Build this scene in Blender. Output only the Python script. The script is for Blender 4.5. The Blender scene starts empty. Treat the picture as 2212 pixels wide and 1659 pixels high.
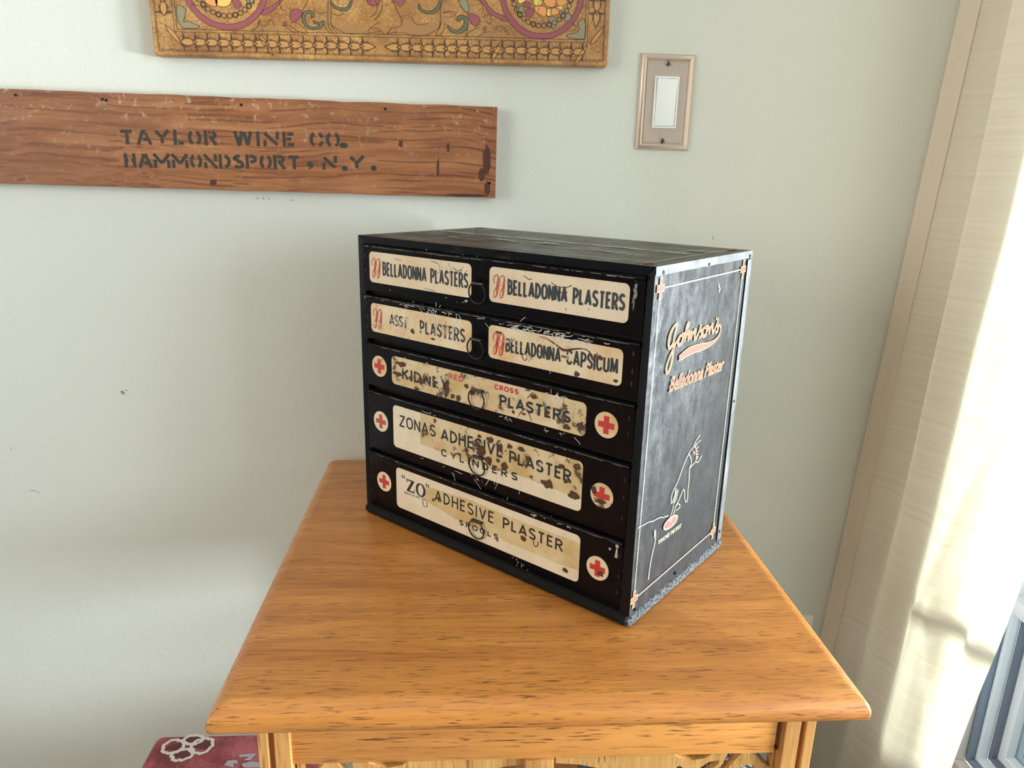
import bpy, bmesh, math, random
from mathutils import Vector, Matrix, noise
random.seed(7)
C = bpy.context.scene
# ------------------------------------------------------------ camera, sky, lights, exposure
def v3(*a): return Vector(a)
F_PX = 1589.0; PITCH, YAW, ROLL = .2807, .0629, .0240
fw = v3(math.sin(YAW)*math.cos(PITCH), math.cos(YAW)*math.cos(PITCH), -math.sin(PITCH))
rt = fw.cross(v3(0, 0, 1)).normalized(); up = rt.cross(fw)
r2 = math.cos(ROLL)*rt+math.sin(ROLL)*up; u2 = -math.sin(ROLL)*rt+math.cos(ROLL)*up
cd = bpy.data.cameras.new('camera'); cam = bpy.data.objects.new('camera', cd); C.collection.objects.link(cam)
cam.matrix_world = Matrix(((r2.x, u2.x, -fw.x, -.2708), (r2.y, u2.y, -fw.y, -1.0761), (r2.z, u2.z, -fw.z, 1.1231), (0, 0, 0, 1)))
cd.sensor_width = 36; cd.lens = F_PX/2212*36; cd.clip_start = .02
C.camera = cam
W = bpy.data.worlds.new('sky'); C.world = W; W.use_nodes = True
bg = W.node_tree.nodes['Background']; bg.inputs[0].default_value = (.62, .80, 1.0, 1); bg.inputs[1].default_value = 2.4
C.view_settings.view_transform = 'Standard'; C.view_settings.look = 'None'
C.view_settings.gamma = 1; C.view_settings.use_curve_mapping = False
C.view_settings.exposure = 0.10
C.cycles.use_denoising = True
C.cycles.max_bounces = 8; C.cycles.diffuse_bounces = 5; C.cycles.transparent_max_bounces = 16
def area(name, loc, target, sx, sy, power, col, spread=180):
    l = bpy.data.lights.new(name, 'AREA'); l.shape = 'RECTANGLE'; l.size = sx; l.size_y = sy; l.energy = power; l.color = col; l.spread = math.radians(spread)
    o = bpy.data.objects.new(name, l); C.collection.objects.link(o); o.location = loc
    o.rotation_euler = (Vector(target)-Vector(loc)).to_track_quat('-Z', 'Y').to_euler(); return o
area('low_daylight', (2.0, -.95, .90), (-.6, -.1, .80), .75, .30, 135, (.93, .98, 1.0))
area('side_window_daylight', (1.5, -2.35, 1.5), (-.2, -.2, .9), 1.5, 1.0, 115, (.93, .98, 1.0))
area('left_fill_light', (-2.95, -2.15, 1.5), (-.3, -.3, .95), 1.5, 1.3, 36, (1.0, .84, .67))  # unseen fill light added on the left to brighten the cabinet front

# ------------------------------------------------------------ mesh helpers
class M:
    def __init__(s): s.v = []; s.f = []; s.k = 0
    def quad(s, a, b, c, d):
        i = len(s.v); s.v += [a, b, c, d]; s.f.append((i, i+1, i+2, i+3))
    def poly(s, pts):
        i = len(s.v); s.v += list(pts); s.f.append(tuple(range(i, i+len(pts))))
    def box(s, x0, x1, y0, y1, z0, z1):
        i = len(s.v)
        s.v += [(x0, y0, z0), (x1, y0, z0), (x1, y1, z0), (x0, y1, z0), (x0, y0, z1), (x1, y0, z1), (x1, y1, z1), (x0, y1, z1)]
        for q in ((3, 2, 1, 0), (4, 5, 6, 7), (0, 1, 5, 4), (1, 2, 6, 5), (2, 3, 7, 6), (3, 0, 4, 7)): s.f.append(tuple(i+k for k in q))
        return s
    def loft(s, rings, close=True, cap=True):
        n = len(rings[0]); b = len(s.v)
        for r in rings: s.v += [tuple(p) for p in r]
        for j in range(len(rings)-1):
            for k in range(n if close else n-1):
                k2 = (k+1) % n; s.f.append((b+j*n+k, b+j*n+k2, b+(j+1)*n+k2, b+(j+1)*n+k))
        if cap and close:
            s.f.append(tuple(b+k for k in reversed(range(n)))); s.f.append(tuple(b+(len(rings)-1)*n+k for k in range(n)))
        return s
    def tube(s, pts, r, n=8, closed=False):
        P = [Vector(p) for p in pts]; rings = []
        for i, p in enumerate(P):
            if closed: t = P[(i+1) % len(P)]-P[i-1]
            else: t = P[min(i+1, len(P)-1)]-P[max(i-1, 0)]
            t.normalize(); a = t.cross(v3(0, 0, 1));
            if a.length < .05: a = t.cross(v3(0, 1, 0))
            a.normalize(); b = t.cross(a)
            rings.append([p+r*(math.cos(2*math.pi*k/n)*a+math.sin(2*math.pi*k/n)*b) for k in range(n)])
        if closed: rings.append(rings[0])
        return s.loft(rings, cap=not closed)
    def lift(s, f):
        """the same print surface raised by a hair, so that crossing strokes never share a plane"""
        o = Vector(f(0, 0)); n = (Vector(f(1e-1, 0))-o).cross(Vector(f(0, 1e-1))-o).normalized()*1.1e-5*(s.k % 9); s.k += 1
        return lambda a, b: tuple(Vector(f(a, b))+n)
    def disc(s, c, r, f, n=28, rz=None):
        f = s.lift(f)
        s.poly([f(c[0]+r*math.cos(2*math.pi*k/n), c[1]+(rz or r)*math.sin(2*math.pi*k/n)) for k in range(n)])
    def ribbon(s, pts, w, f):
        """flat stroke of width w (or list of widths) along 2-D pts, placed by f(u, v)"""
        P = [Vector((p[0], p[1])) for p in pts]
        if not isinstance(w, (list, tuple)):
            for i in range(1, len(P)-1):
                a, b = P[i]-P[i-1], P[i+1]-P[i]
                if a.length > 1e-9 and b.length > 1e-9 and a.normalized().dot(b.normalized()) < -.2:
                    e = a.normalized()*w*.30; s.ribbon([tuple(q) for q in P[:i]]+[tuple(P[i]+e)], w, f); e = b.normalized()*w*.30; s.ribbon([tuple(P[i]-e)]+[tuple(q) for q in P[i+1:]], w, f); return
        f = s.lift(f); Q = [P[0]]; ws = [w[0] if isinstance(w, (list, tuple)) else w]
        for i in range(1, len(P)):
            if (P[i]-Q[-1]).length > 1e-7: Q.append(P[i]); ws.append(w[i] if isinstance(w, (list, tuple)) else w)
        P = Q
        if len(P) < 2: return
        cl = (P[0]-P[-1]).length < 1e-6
        L = []; R_ = []
        for i, p in enumerate(P):
            a = (P[i]-P[i-1]).normalized() if i > 0 else ((P[0]-P[-2]).normalized() if cl else None)
            b = (P[i+1]-P[i]).normalized() if i < len(P)-1 else ((P[1]-P[0]).normalized() if cl else None)
            if a is None: a = b
            if b is None: b = a
            t = a+b
            if t.length < 1e-4: t = a
            t.normalize(); n = Vector((-t.y, t.x)); k = 1/max(.45, n.dot(Vector((-a.y, a.x))))
            L.append(p+n*ws[i]/2*k); R_.append(p-n*ws[i]/2*k)
        for i in range(len(P)-1):
            s.quad(f(*L[i]), f(*R_[i]), f(*R_[i+1]), f(*L[i+1]))
    def build(s, name, mat, parent=None, bevel=0, seg=2, smooth=False, sub=0, weld=False, ang=35):
        me = bpy.data.meshes.new(name); me.from_pydata([tuple(p) for p in s.v], [], s.f)
        bm = bmesh.new(); bm.from_mesh(me)
        if weld: bmesh.ops.remove_doubles(bm, verts=bm.verts, dist=1e-6)
        bmesh.ops.recalc_face_normals(bm, faces=bm.faces)
        if bevel: bmesh.ops.bevel(bm, geom=list(bm.edges), offset=bevel, segments=seg, profile=.5, affect='EDGES', clamp_overlap=True)
        bm.to_mesh(me); bm.free()
        if smooth or bevel:
            for p in me.polygons: p.use_smooth = True
            try: me.set_sharp_from_angle(angle=math.radians(ang))
            except Exception: pass
        me.materials.append(mat); o = bpy.data.objects.new(name, me); C.collection.objects.link(o)
        if parent: o.parent = parent
        if sub:
            m = o.modifiers.new('s', 'SUBSURF'); m.levels = m.render_levels = sub
        return o
def tag(o, label=None, cat=None, group=None, kind=None):
    if label: o['label'] = label
    if cat: o['category'] = cat
    if group: o['group'] = group
    if kind: o['kind'] = kind
    return o
def empty(name, loc, rot=(0, 0, 0)):
    o = bpy.data.objects.new(name, None); C.collection.objects.link(o); o.location = loc; o.rotation_euler = rot; o.empty_display_size = .05; return o
def font_mesh(name, text, size, f, mat, parent, shear=0, sx=1, offset=0, space=1, spread=None):
    """lettering in Blender's built-in face, mapped by f(u, v) onto a surface; spread fixes its total width"""
    cu = bpy.data.curves.new(name, 'FONT'); cu.body = text; cu.size = size; cu.shear = shear; cu.offset = offset; cu.space_character = space
    cu.resolution_u = 3
    t = bpy.data.objects.new(name, cu); C.collection.objects.link(t)
    me = bpy.data.meshes.new_from_object(t.evaluated_get(bpy.context.evaluated_depsgraph_get()))
    bpy.data.objects.remove(t); me.name = name
    wd = max(v.co.x for v in me.vertices)
    k = spread/wd if spread else sx
    for v in me.vertices: v.co = Vector(f(v.co.x*k, v.co.y))
    me.materials.clear(); me.materials.append(mat)
    o = bpy.data.objects.new(name, me); C.collection.objects.link(o); o.parent = parent; return o

# ------------------------------------------------------------ stroke lettering
def arc(cx, cy, rx, ry, a0, a1, n=10):
    return [(cx+rx*math.cos(math.radians(a0+(a1-a0)*i/n)), cy+ry*math.sin(math.radians(a0+(a1-a0)*i/n))) for i in range(n+1)]
def bowl(y0, y1, w, r=None):
    ry = (y1-y0)/2; rx = min(w, r or ry); return [(0, y1), (w-rx, y1)]+arc(w-rx, (y0+y1)/2, rx, ry, 90, -90)+[(0, y0)]
def oval(w): 
    rx = w/2; ry = min(.5, rx*1.25); return arc(rx, 1-ry, rx, ry, 90, 180)+arc(rx, ry, rx, ry, 180, 270)+arc(rx, ry, rx, ry, 270, 360)+arc(rx, 1-ry, rx, ry, 0, 90)
def cee(w):
    rx = w/2; ry = min(.5, rx*1.25); return arc(rx, 1-ry, rx, ry, 15, 180)+arc(rx, ry, rx, ry, 180, 345)
def ess(w):
    return arc(w/2, .76, w/2, .24, 25, 180, 10)+[(w*.06, .63)]+[(w*.93, .38)]+arc(w/2, .26, w/2, .26, 0, -155, 10)
G = {
 'A': (.56, [[(0, 0), (.28, 1), (.56, 0)], [(.09, .27), (.47, .27)]]),
 'B': (.44, [[(0, 0), (0, 1)], bowl(.56, 1, .40), bowl(0, .56, .44)]),
 'C': (.48, [cee(.48)]), 'D': (.48, [[(0, 0), (0, 1)], bowl(0, 1, .48, .40)]),
 'E': (.38, [[(.38, 1), (0, 1), (0, 0), (.38, 0)], [(0, .52), (.34, .52)]]),
 'F': (.38, [[(.38, 1), (0, 1), (0, 0)], [(0, .5), (.33, .5)]]),
 'G': (.5, [cee(.5)+[(.5, .42), (.3, .42)]]), 'H': (.48, [[(0, 0), (0, 1)], [(.48, 0), (.48, 1)], [(0, .52), (.48, .52)]]),
 'I': (.0, [[(0, 0), (0, 1)]]), 'K': (.46, [[(0, 0), (0, 1)], [(.44, 1), (.02, .42)], [(.14, .58), (.46, 0)]]),
 'L': (.36, [[(0, 1), (0, 0), (.36, 0)]]), 'M': (.64, [[(0, 0), (.06, 1), (.32, .12), (.58, 1), (.64, 0)]]),
 'N': (.48, [[(0, 0), (0, 1), (.48, 0), (.48, 1)]]), 'O': (.54, [oval(.54)]),
 'P': (.44, [[(0, 0), (0, 1)], bowl(.42, 1, .44)]), 'R': (.46, [[(0, 0), (0, 1)], bowl(.46, 1, .44), [(.2, .46), (.46, 0)]]),
 'S': (.44, [ess(.44)]), 'T': (.46, [[(0, 1), (.46, 1)], [(.23, 1), (.23, 0)]]),
 'U': (.46, [[(0, 1)]+arc(.23, .26, .23, .26, 180, 360)+[(.46, 1)]]), 'V': (.52, [[(0, 1), (.26, 0), (.52, 1)]]),
 'W': (.66, [[(0, 1), (.16, 0), (.33, .9), (.5, 0), (.66, 1)]]), 'Y': (.5, [[(0, 1), (.25, .45), (.25, 0)], [(.5, 1), (.25, .45)]]),
 'Z': (.48, [[(0, 1), (.48, 1), (0, 0), (.48, 0)]]), '.': (.04, [[(0, 0), (0, .1)]]), ' ': (.26, []), '-': (.2, [[(0, .45), (.2, .45)]]),
 ',': (.1, [[(.08, .14), (.08, .02), (0, -.12)]])}
STEN = dict(G)
STEN.update({
 'A': (.56, [[(0, 0), (.22, .95)], [(.33, .97), (.56, 0)], [(.22, .3), (.40, .3)]]),
 'O': (.5, [arc(.19, .5, .19, .5, 105, 255), arc(.31, .5, .19, .5, 75, -75)]),
 'C': (.5, [arc(.19, .5, .19, .5, 105, 255), arc(.31, .62, .19, .38, 75, 5), arc(.31, .38, .19, .38, -75, -5)]),
 'L': (.46, [[(.05, 1), (.05, 0)], [(.2, .04), (.46, .04)]]),
 'N': (.55, [[(0, 0), (0, .3)], [(0, 1), (.55, 0)], [(.55, 1), (.55, .62)]]),
 'M': (.72, [[(0, 0), (0, .45)], [(0, 1), (.3, .4)], [(.72, 1), (.42, .4)], [(.72, 0), (.72, .45)]]),
 'D': (.5, [[(0, 0), (0, 1)], arc(.2, .5, .28, .5, 80, -80)]),
 'R': (.5, [[(0, 0), (0, 1)], [(.14, .97)]+arc(.26, .74, .2, .24, 80, -80)+[(.16, .5)], [(.28, .42), (.46, 0)]]),
 'P': (.5, [[(0, 0), (0, 1)], [(.14, .97)]+arc(.26, .74, .2, .24, 80, -80)+[(.16, .5)]]),
 'H': (.5, [[(0, 0), (0, 1)], [(.45, 0), (.45, 1)], [(.02, .52), (.14, .52)], [(.3, .52), (.43, .52)]]),
 'E': (.42, [[(0, 0), (0, 1)], [(.14, .95), (.42, .95)], [(.1, .52), (.3, .52)], [(.14, .05), (.42, .05)]]),
 'W': (.7, [[(.02, 1), (.16, 0)], [(.3, 1), (.2, .1)], [(.42, .9), (.52, .1)], [(.68, 1), (.56, .1)]]),
 'T': (.55, [[(0, .95), (.55, .95)], [(.3, .84), (.3, 0)]]),
 'Y': (.6, [[(0, 1), (.3, .5), (.3, 0)], [(.58, 1), (.42, .66)]]),
 'S': (.45, [arc(.22, .75, .2, .24, 60, 180)+[(.3, .52)], [(.14, .48)]+arc(.22, .26, .22, .26, 60, -150)]),
 '.': (.12, [[(0, .05), (0, .22)]])})
def letters(mb, text, x0, z0, x1, z1, h, stroke, f, gap=.20, glyphs=None, slant=0):
    g = glyphs or G; tot = sum(g[c][0] for c in text)+gap*(len(text)-1); k = (x1-x0)/tot; u = 0
    for c in text:
        w, st = g[c]
        for p in st:
            pts = []
            for (a, b) in p:
                b2 = stroke/2/h+b*(1-stroke/h)
                X = x0+(u+a)*k; pts.append((X+slant*b2*h, z0+(z1-z0)*(X-x0)/(x1-x0)+b2*h))
            if len(pts) == 2 and c not in '.-,':   # square the free ends to the full cap height
                d = Vector((pts[1][0]-pts[0][0], pts[1][1]-pts[0][1])).normalized()*stroke/2
                if abs(d.y) > abs(d.x): pts = [(pts[0][0]-d.x, pts[0][1]-d.y), (pts[1][0]+d.x, pts[1][1]+d.y)]
            mb.ribbon(pts, stroke, f)
        u += w+gap
def smooth_path(P, k=5, ws=None):
    out = []; wo = []
    n = len(P)
    for i in range(n-1):
        p0, p1, p2, p3 = P[max(i-1, 0)], P[i], P[i+1], P[min(i+2, n-1)]
        for j in range(k):
            t = j/k
            out.append(tuple(.5*((2*p1[d])+(-p0[d]+p2[d])*t+(2*p0[d]-5*p1[d]+4*p2[d]-p3[d])*t*t+(-p0[d]+3*p1[d]-3*p2[d]+p3[d])*t**3) for d in (0, 1)))
            if ws: wo.append(ws[i]+(ws[i+1]-ws[i])*t)
    out.append(tuple(P[-1]))
    if ws: wo.append(ws[-1]); return out, wo
    return out

# ------------------------------------------------------------ materials
class N:
    def __init__(s, name):
        s.m = bpy.data.materials.new(name); s.m.use_nodes = True; s.t = s.m.node_tree; s.b = s.t.nodes['Principled BSDF']; s.out = s.t.nodes['Material Output']
        s.tc = s.t.nodes.new('ShaderNodeTexCoord')
    def n(s, ty, **k):
        o = s.t.nodes.new('ShaderNode'+ty)
        for a, v in k.items(): setattr(o, a, v)
        return o
    def l(s, a, b): s.t.links.new(a, b)
    def set(s, **k):
        for a, v in k.items():
            a = {'color': 'Base Color', 'rough': 'Roughness', 'metal': 'Metallic', 'coat': 'Coat Weight', 'coatr': 'Coat Roughness', 'spec': 'Specular IOR Level', 'sheen': 'Sheen Weight'}.get(a, a)
            if hasattr(v, 'links'): s.l(v, s.b.inputs[a])
            else: s.b.inputs[a].default_value = (*v, 1) if isinstance(v, tuple) and len(v) == 3 else v
        return s
    def coord(s, scale=(1, 1, 1), loc=(0, 0, 0), rot=(0, 0, 0), uv=False, distort=0, dscale=3):
        mp = s.n('Mapping'); mp.inputs['Scale'].default_value = scale; mp.inputs['Location'].default_value = loc; mp.inputs['Rotation'].default_value = rot
        src = s.tc.outputs['UV' if uv else 'Object']
        if distort:
            nz = s.n('TexNoise'); nz.inputs['Scale'].default_value = dscale; s.l(src, nz.inputs['Vector'])
            mx = s.n('VectorMath', operation='MULTIPLY_ADD'); s.l(nz.outputs['Color'], mx.inputs[0]); mx.inputs[1].default_value = (distort,)*3; s.l(src, mx.inputs[2]); src = mx.outputs[0]
        s.l(src, mp.inputs['Vector']); return mp.outputs[0]
    def noise(s, vec, scale, detail=4, rough=.55, dist=0):
        o = s.n('TexNoise'); o.inputs['Scale'].default_value = scale; o.inputs['Detail'].default_value = detail; o.inputs['Roughness'].default_value = rough; o.inputs['Distortion'].default_value = dist
        s.l(vec, o.inputs['Vector']); return o.outputs['Fac']
    def vor(s, vec, scale, feat='F1', out='Distance', rnd=1):
        o = s.n('TexVoronoi', feature=feat); o.inputs['Scale'].default_value = scale; o.inputs['Randomness'].default_value = rnd; s.l(vec, o.inputs['Vector']); return o.outputs[out]
    def ramp(s, fac, *st, interp='LINEAR'):
        r = s.n('ValToRGB'); r.color_ramp.interpolation = interp; e = r.color_ramp.elements
        while len(e) < len(st): e.new(.5)
        for i, (p, c) in enumerate(st):
            e[i].position = p; e[i].color = (*c, 1) if isinstance(c, tuple) else (c, c, c, 1)
        s.l(fac, r.inputs[0]); return r.outputs[0]
    def mix(s, fac, a, b, mode='MIX'):
        o = s.n('Mix', data_type='RGBA', blend_type=mode)
        for i, v in ((0, fac), (6, a), (7, b)):
            if hasattr(v, 'links'): s.l(v, o.inputs[i])
            elif i == 0: o.inputs[0].default_value = v
            else: o.inputs[i].default_value = (*v, 1)
        return o.outputs[2]
    def math(s, op, a, b=0, clamp=False):
        o = s.n('Math', operation=op); o.use_clamp = clamp
        for i, v in enumerate((a, b)):
            if hasattr(v, 'links'): s.l(v, o.inputs[i])
            else: o.inputs[i].default_value = v
        return o.outputs[0]
    def bump(s, h, strength=.3, dist=.001):
        b = s.n('Bump'); b.inputs['Strength'].default_value = strength; b.inputs['Distance'].default_value = dist
        s.l(h, b.inputs['Height']); s.l(b.outputs[0], s.b.inputs['Normal']); return s
    def cut(s, mask):
        """mask 1 = print missing: the surface below shows"""
        tr = s.n('BsdfTransparent'); mx = s.n('MixShader'); s.l(mask, mx.inputs[0]); s.l(s.b.outputs[0], mx.inputs[1]); s.l(tr.outputs[0], mx.inputs[2]); s.l(mx.outputs[0], s.out.inputs[0]); return s
def plain(name, col, rough=.5, metal=0, **k): return N(name).set(color=col, rough=rough, metal=metal, **k).m

def m_wall():
    n = N('painted_plaster'); v = n.coord()
    big = n.noise(v, 2.2, 3)
    col = n.ramp(big, (.3, (.70, .705, .63)), (.7, (.73, .735, .66)))
    sp = n.noise(n.coord((1, 1, 1)), 26, 2)
    col = n.mix(n.ramp(sp, (.80, 0.), (.84, .25)), col, (.33, .28, .18))
    fine = n.noise(v, 330, 3, .6); md = n.noise(v, 95, 2)
    h = n.math('ADD', n.math('MULTIPLY', fine, .6), md)
    return n.set(color=col, rough=.62, spec=.35).bump(h, .45, .0013).m
WALL = m_wall()
def oak(name, axis, light=(.50, .215, .060), dark=(.23, .075, .017), pore=(.07, .022, .006), rough=.34, coat=.35, fig=.5, seed=0., psc=1.0):
    n = N(name)
    st = {'x': (1.4, 26, 26), 'z': (26, 26, 1.4), 'y': (26, 1.4, 26)}[axis]; ps = {'x': (42, 680, 680), 'z': (620, 620, 26), 'y': (620, 26, 620)}[axis]
    loc = (seed, seed*.7, seed*1.3)
    v = n.coord(st, loc, distort=.05, dscale=3.5)
    g = n.noise(v, 1.6, 5, .62, .35)
    c = n.ramp(g, (.28, dark), (.48, tuple((a+b)/2 for a, b in zip(light, dark))), (.66, light))
    f2 = n.noise(n.coord(tuple(s*4 for s in st), loc), 2.2, 3, .6)
    c = n.mix(n.ramp(f2, (.42, .0), (.68, .42)), c, tuple(min(1, x*1.28) for x in light))
    big = n.noise(n.coord((1, 1, 1), loc), 7, 3)
    c = n.mix(n.ramp(big, (.4, .0), (.7, fig)), c, dark)
    pn = n.noise(n.coord(tuple(s*psc for s in ps), loc, distort=.004, dscale=18), 1, 2, .5)
    clus = n.noise(n.coord(tuple(s*1.2 for s in st), loc), 1.3, 2)
    pm = n.math('MULTIPLY', n.ramp(pn, (.585, 0.), (.66, 1.)), n.ramp(clus, (.36, .12), (.6, .85)))
    c = n.mix(pm, c, pore)
    n.set(color=c, rough=n.ramp(g, (.3, rough+.06), (.7, rough-.04)), coat=coat, coatr=.22)
    return n.bump(n.math('ADD', n.math('MULTIPLY', pm, -1.), n.math('MULTIPLY', f2, .25)), .35, .0006).m
def black_paint(name, base, rough, chips=.5, dust=0., dustcol=(.3, .3, .31), spec=.10, rvar=.12):
    n = N(name); v = n.coord()
    d1 = n.noise(n.coord((1, 1, .45)), 34, 7, .68); d2 = n.noise(n.coord((1, 1, .3)), 9, 4, .6)
    dm = n.math('MULTIPLY', n.ramp(d1, (.36, 0.), (.72, 1.)), n.ramp(d2, (.3, .3), (.7, 1.)))
    c = n.mix(n.math('MULTIPLY', dm, dust), base, dustcol)
    ck = n.noise(v, 260, 4, .75); ck2 = n.noise(v, 22, 3)
    cm = n.math('MULTIPLY', n.ramp(ck, (.735-.05*chips, 0.), (.75-.05*chips, 1.)), n.ramp(ck2, (.50, 0.), (.62, 1.)))
    c = n.mix(cm, c, (.55, .53, .50))
    n.set(color=c, rough=n.ramp(d1, (.3, rough+rvar), (.7, rough-rvar)), spec=spec)
    return n.bump(n.math('ADD', n.noise(v, 60, 3), n.math('MULTIPLY', ck, .3)), .12, .0008).m
def cream(name, base, aged, brown, amt, rusty, lo=.56):
    """tin label enamel: yellowing in clouds, brown flaking, fine black specks"""
    n = N(name); v = n.coord()
    a = n.noise(n.coord((1, 1, 1), distort=.02, dscale=30), 26, 5, .6)
    c = n.mix(n.ramp(a, (.38, 0.), (.66, amt)), base, aged)
    b = n.noise(n.coord((1, 1, 1.0), (3, 1, 7)), 48, 9, .72)
    c = n.mix(n.ramp(b, (lo, 0.), (lo+.05, rusty)), c, brown)
    s2 = n.noise(v, 420, 3, .7); s3 = n.noise(v, 36, 2)
    c = n.mix(n.math('MULTIPLY', n.ramp(s2, (.66, 0.), (.69, .9)), n.ramp(s3, (.46, .15), (.60, 1.))), c, (.05, .032, .02))
    sc = n.noise(n.coord((40, 40, 900), rot=(0, .9, 0)), 1, 2); 
    c = n.mix(n.ramp(sc, (.72, 0.), (.75, .5)), c, (.10, .07, .04))
    return n.set(color=c, rough=.42, spec=.5).bump(b, .08, .0006).m
def printed(name, col, wear=.5, scale=60, rough=.45, lo=.62):
    n = N(name); b = n.noise(n.coord((1, 1, 1), (3, 1, 7)), scale, 8, .72)
    n.set(color=col, rough=rough)
    return n.cut(n.ramp(b, (lo, 0.), (lo+.03, wear))).m if wear else n.m

BP = black_paint('black_enamel', (.0045, .0045, .007), .30, .35, .10, (.05, .045, .045), spec=.16, rvar=.05)
BPF = black_paint('black_enamel_drawer', (.0045, .0038, .0055), .27, .3, .10, (.045, .035, .03), spec=.10, rvar=.05)
def m_side():
    n = N('worn_side_enamel_sheen'); v = n.coord((1, 1, .55)); a = n.noise(v, 62, 10, .80); b = n.noise(n.coord((1, 1, .7)), 11, 5, .65); f = n.noise(n.coord((1, 1, .8)), 210, 6, .8)
    gz = n.n('SeparateXYZ'); n.l(n.tc.outputs['Object'], gz.inputs[0]); upz = n.ramp(n.math('ADD', gz.outputs['Z'], n.math('MULTIPLY', b, .12)), (.17, .28), (.33, 1.))
    edge = n.ramp(gz.outputs['Y'], (.0, 1.), (.045, .5))
    dm = n.math('MULTIPLY', n.math('MULTIPLY', n.ramp(a, (.42, .02), (.62, 1.)), n.ramp(b, (.32, .35), (.62, 1.))), n.math('MULTIPLY', upz, edge))  # paler towards top and front edge: window sheen painted into the worn enamel
    c = n.mix(dm, (.013, .012, .014), (.27, .262, .27)); c = n.mix(n.math('MULTIPLY', n.ramp(f, (.66, 0.), (.69, 1.)), n.ramp(b, (.45, .15), (.6, 1.))), c, (.70, .69, .68))
    n.set(color=c, rough=n.ramp(a, (.35, .54), (.65, .40)), spec=.38); return n.bump(n.math('ADD', n.noise(n.coord(), 40, 3), n.math('MULTIPLY', a, .4)), .18, .0009).m
SIDE = m_side()
TOPM = black_paint('worn_top_enamel', (.022, .018, .012), .36, 1.0, .35, (.075, .075, .055), .34, .08)
BRUSH = black_paint('scuffed_metal_edge', (.10, .10, .105), .42, 1.4, .9, (.45, .45, .46), .6, .1)

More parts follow.
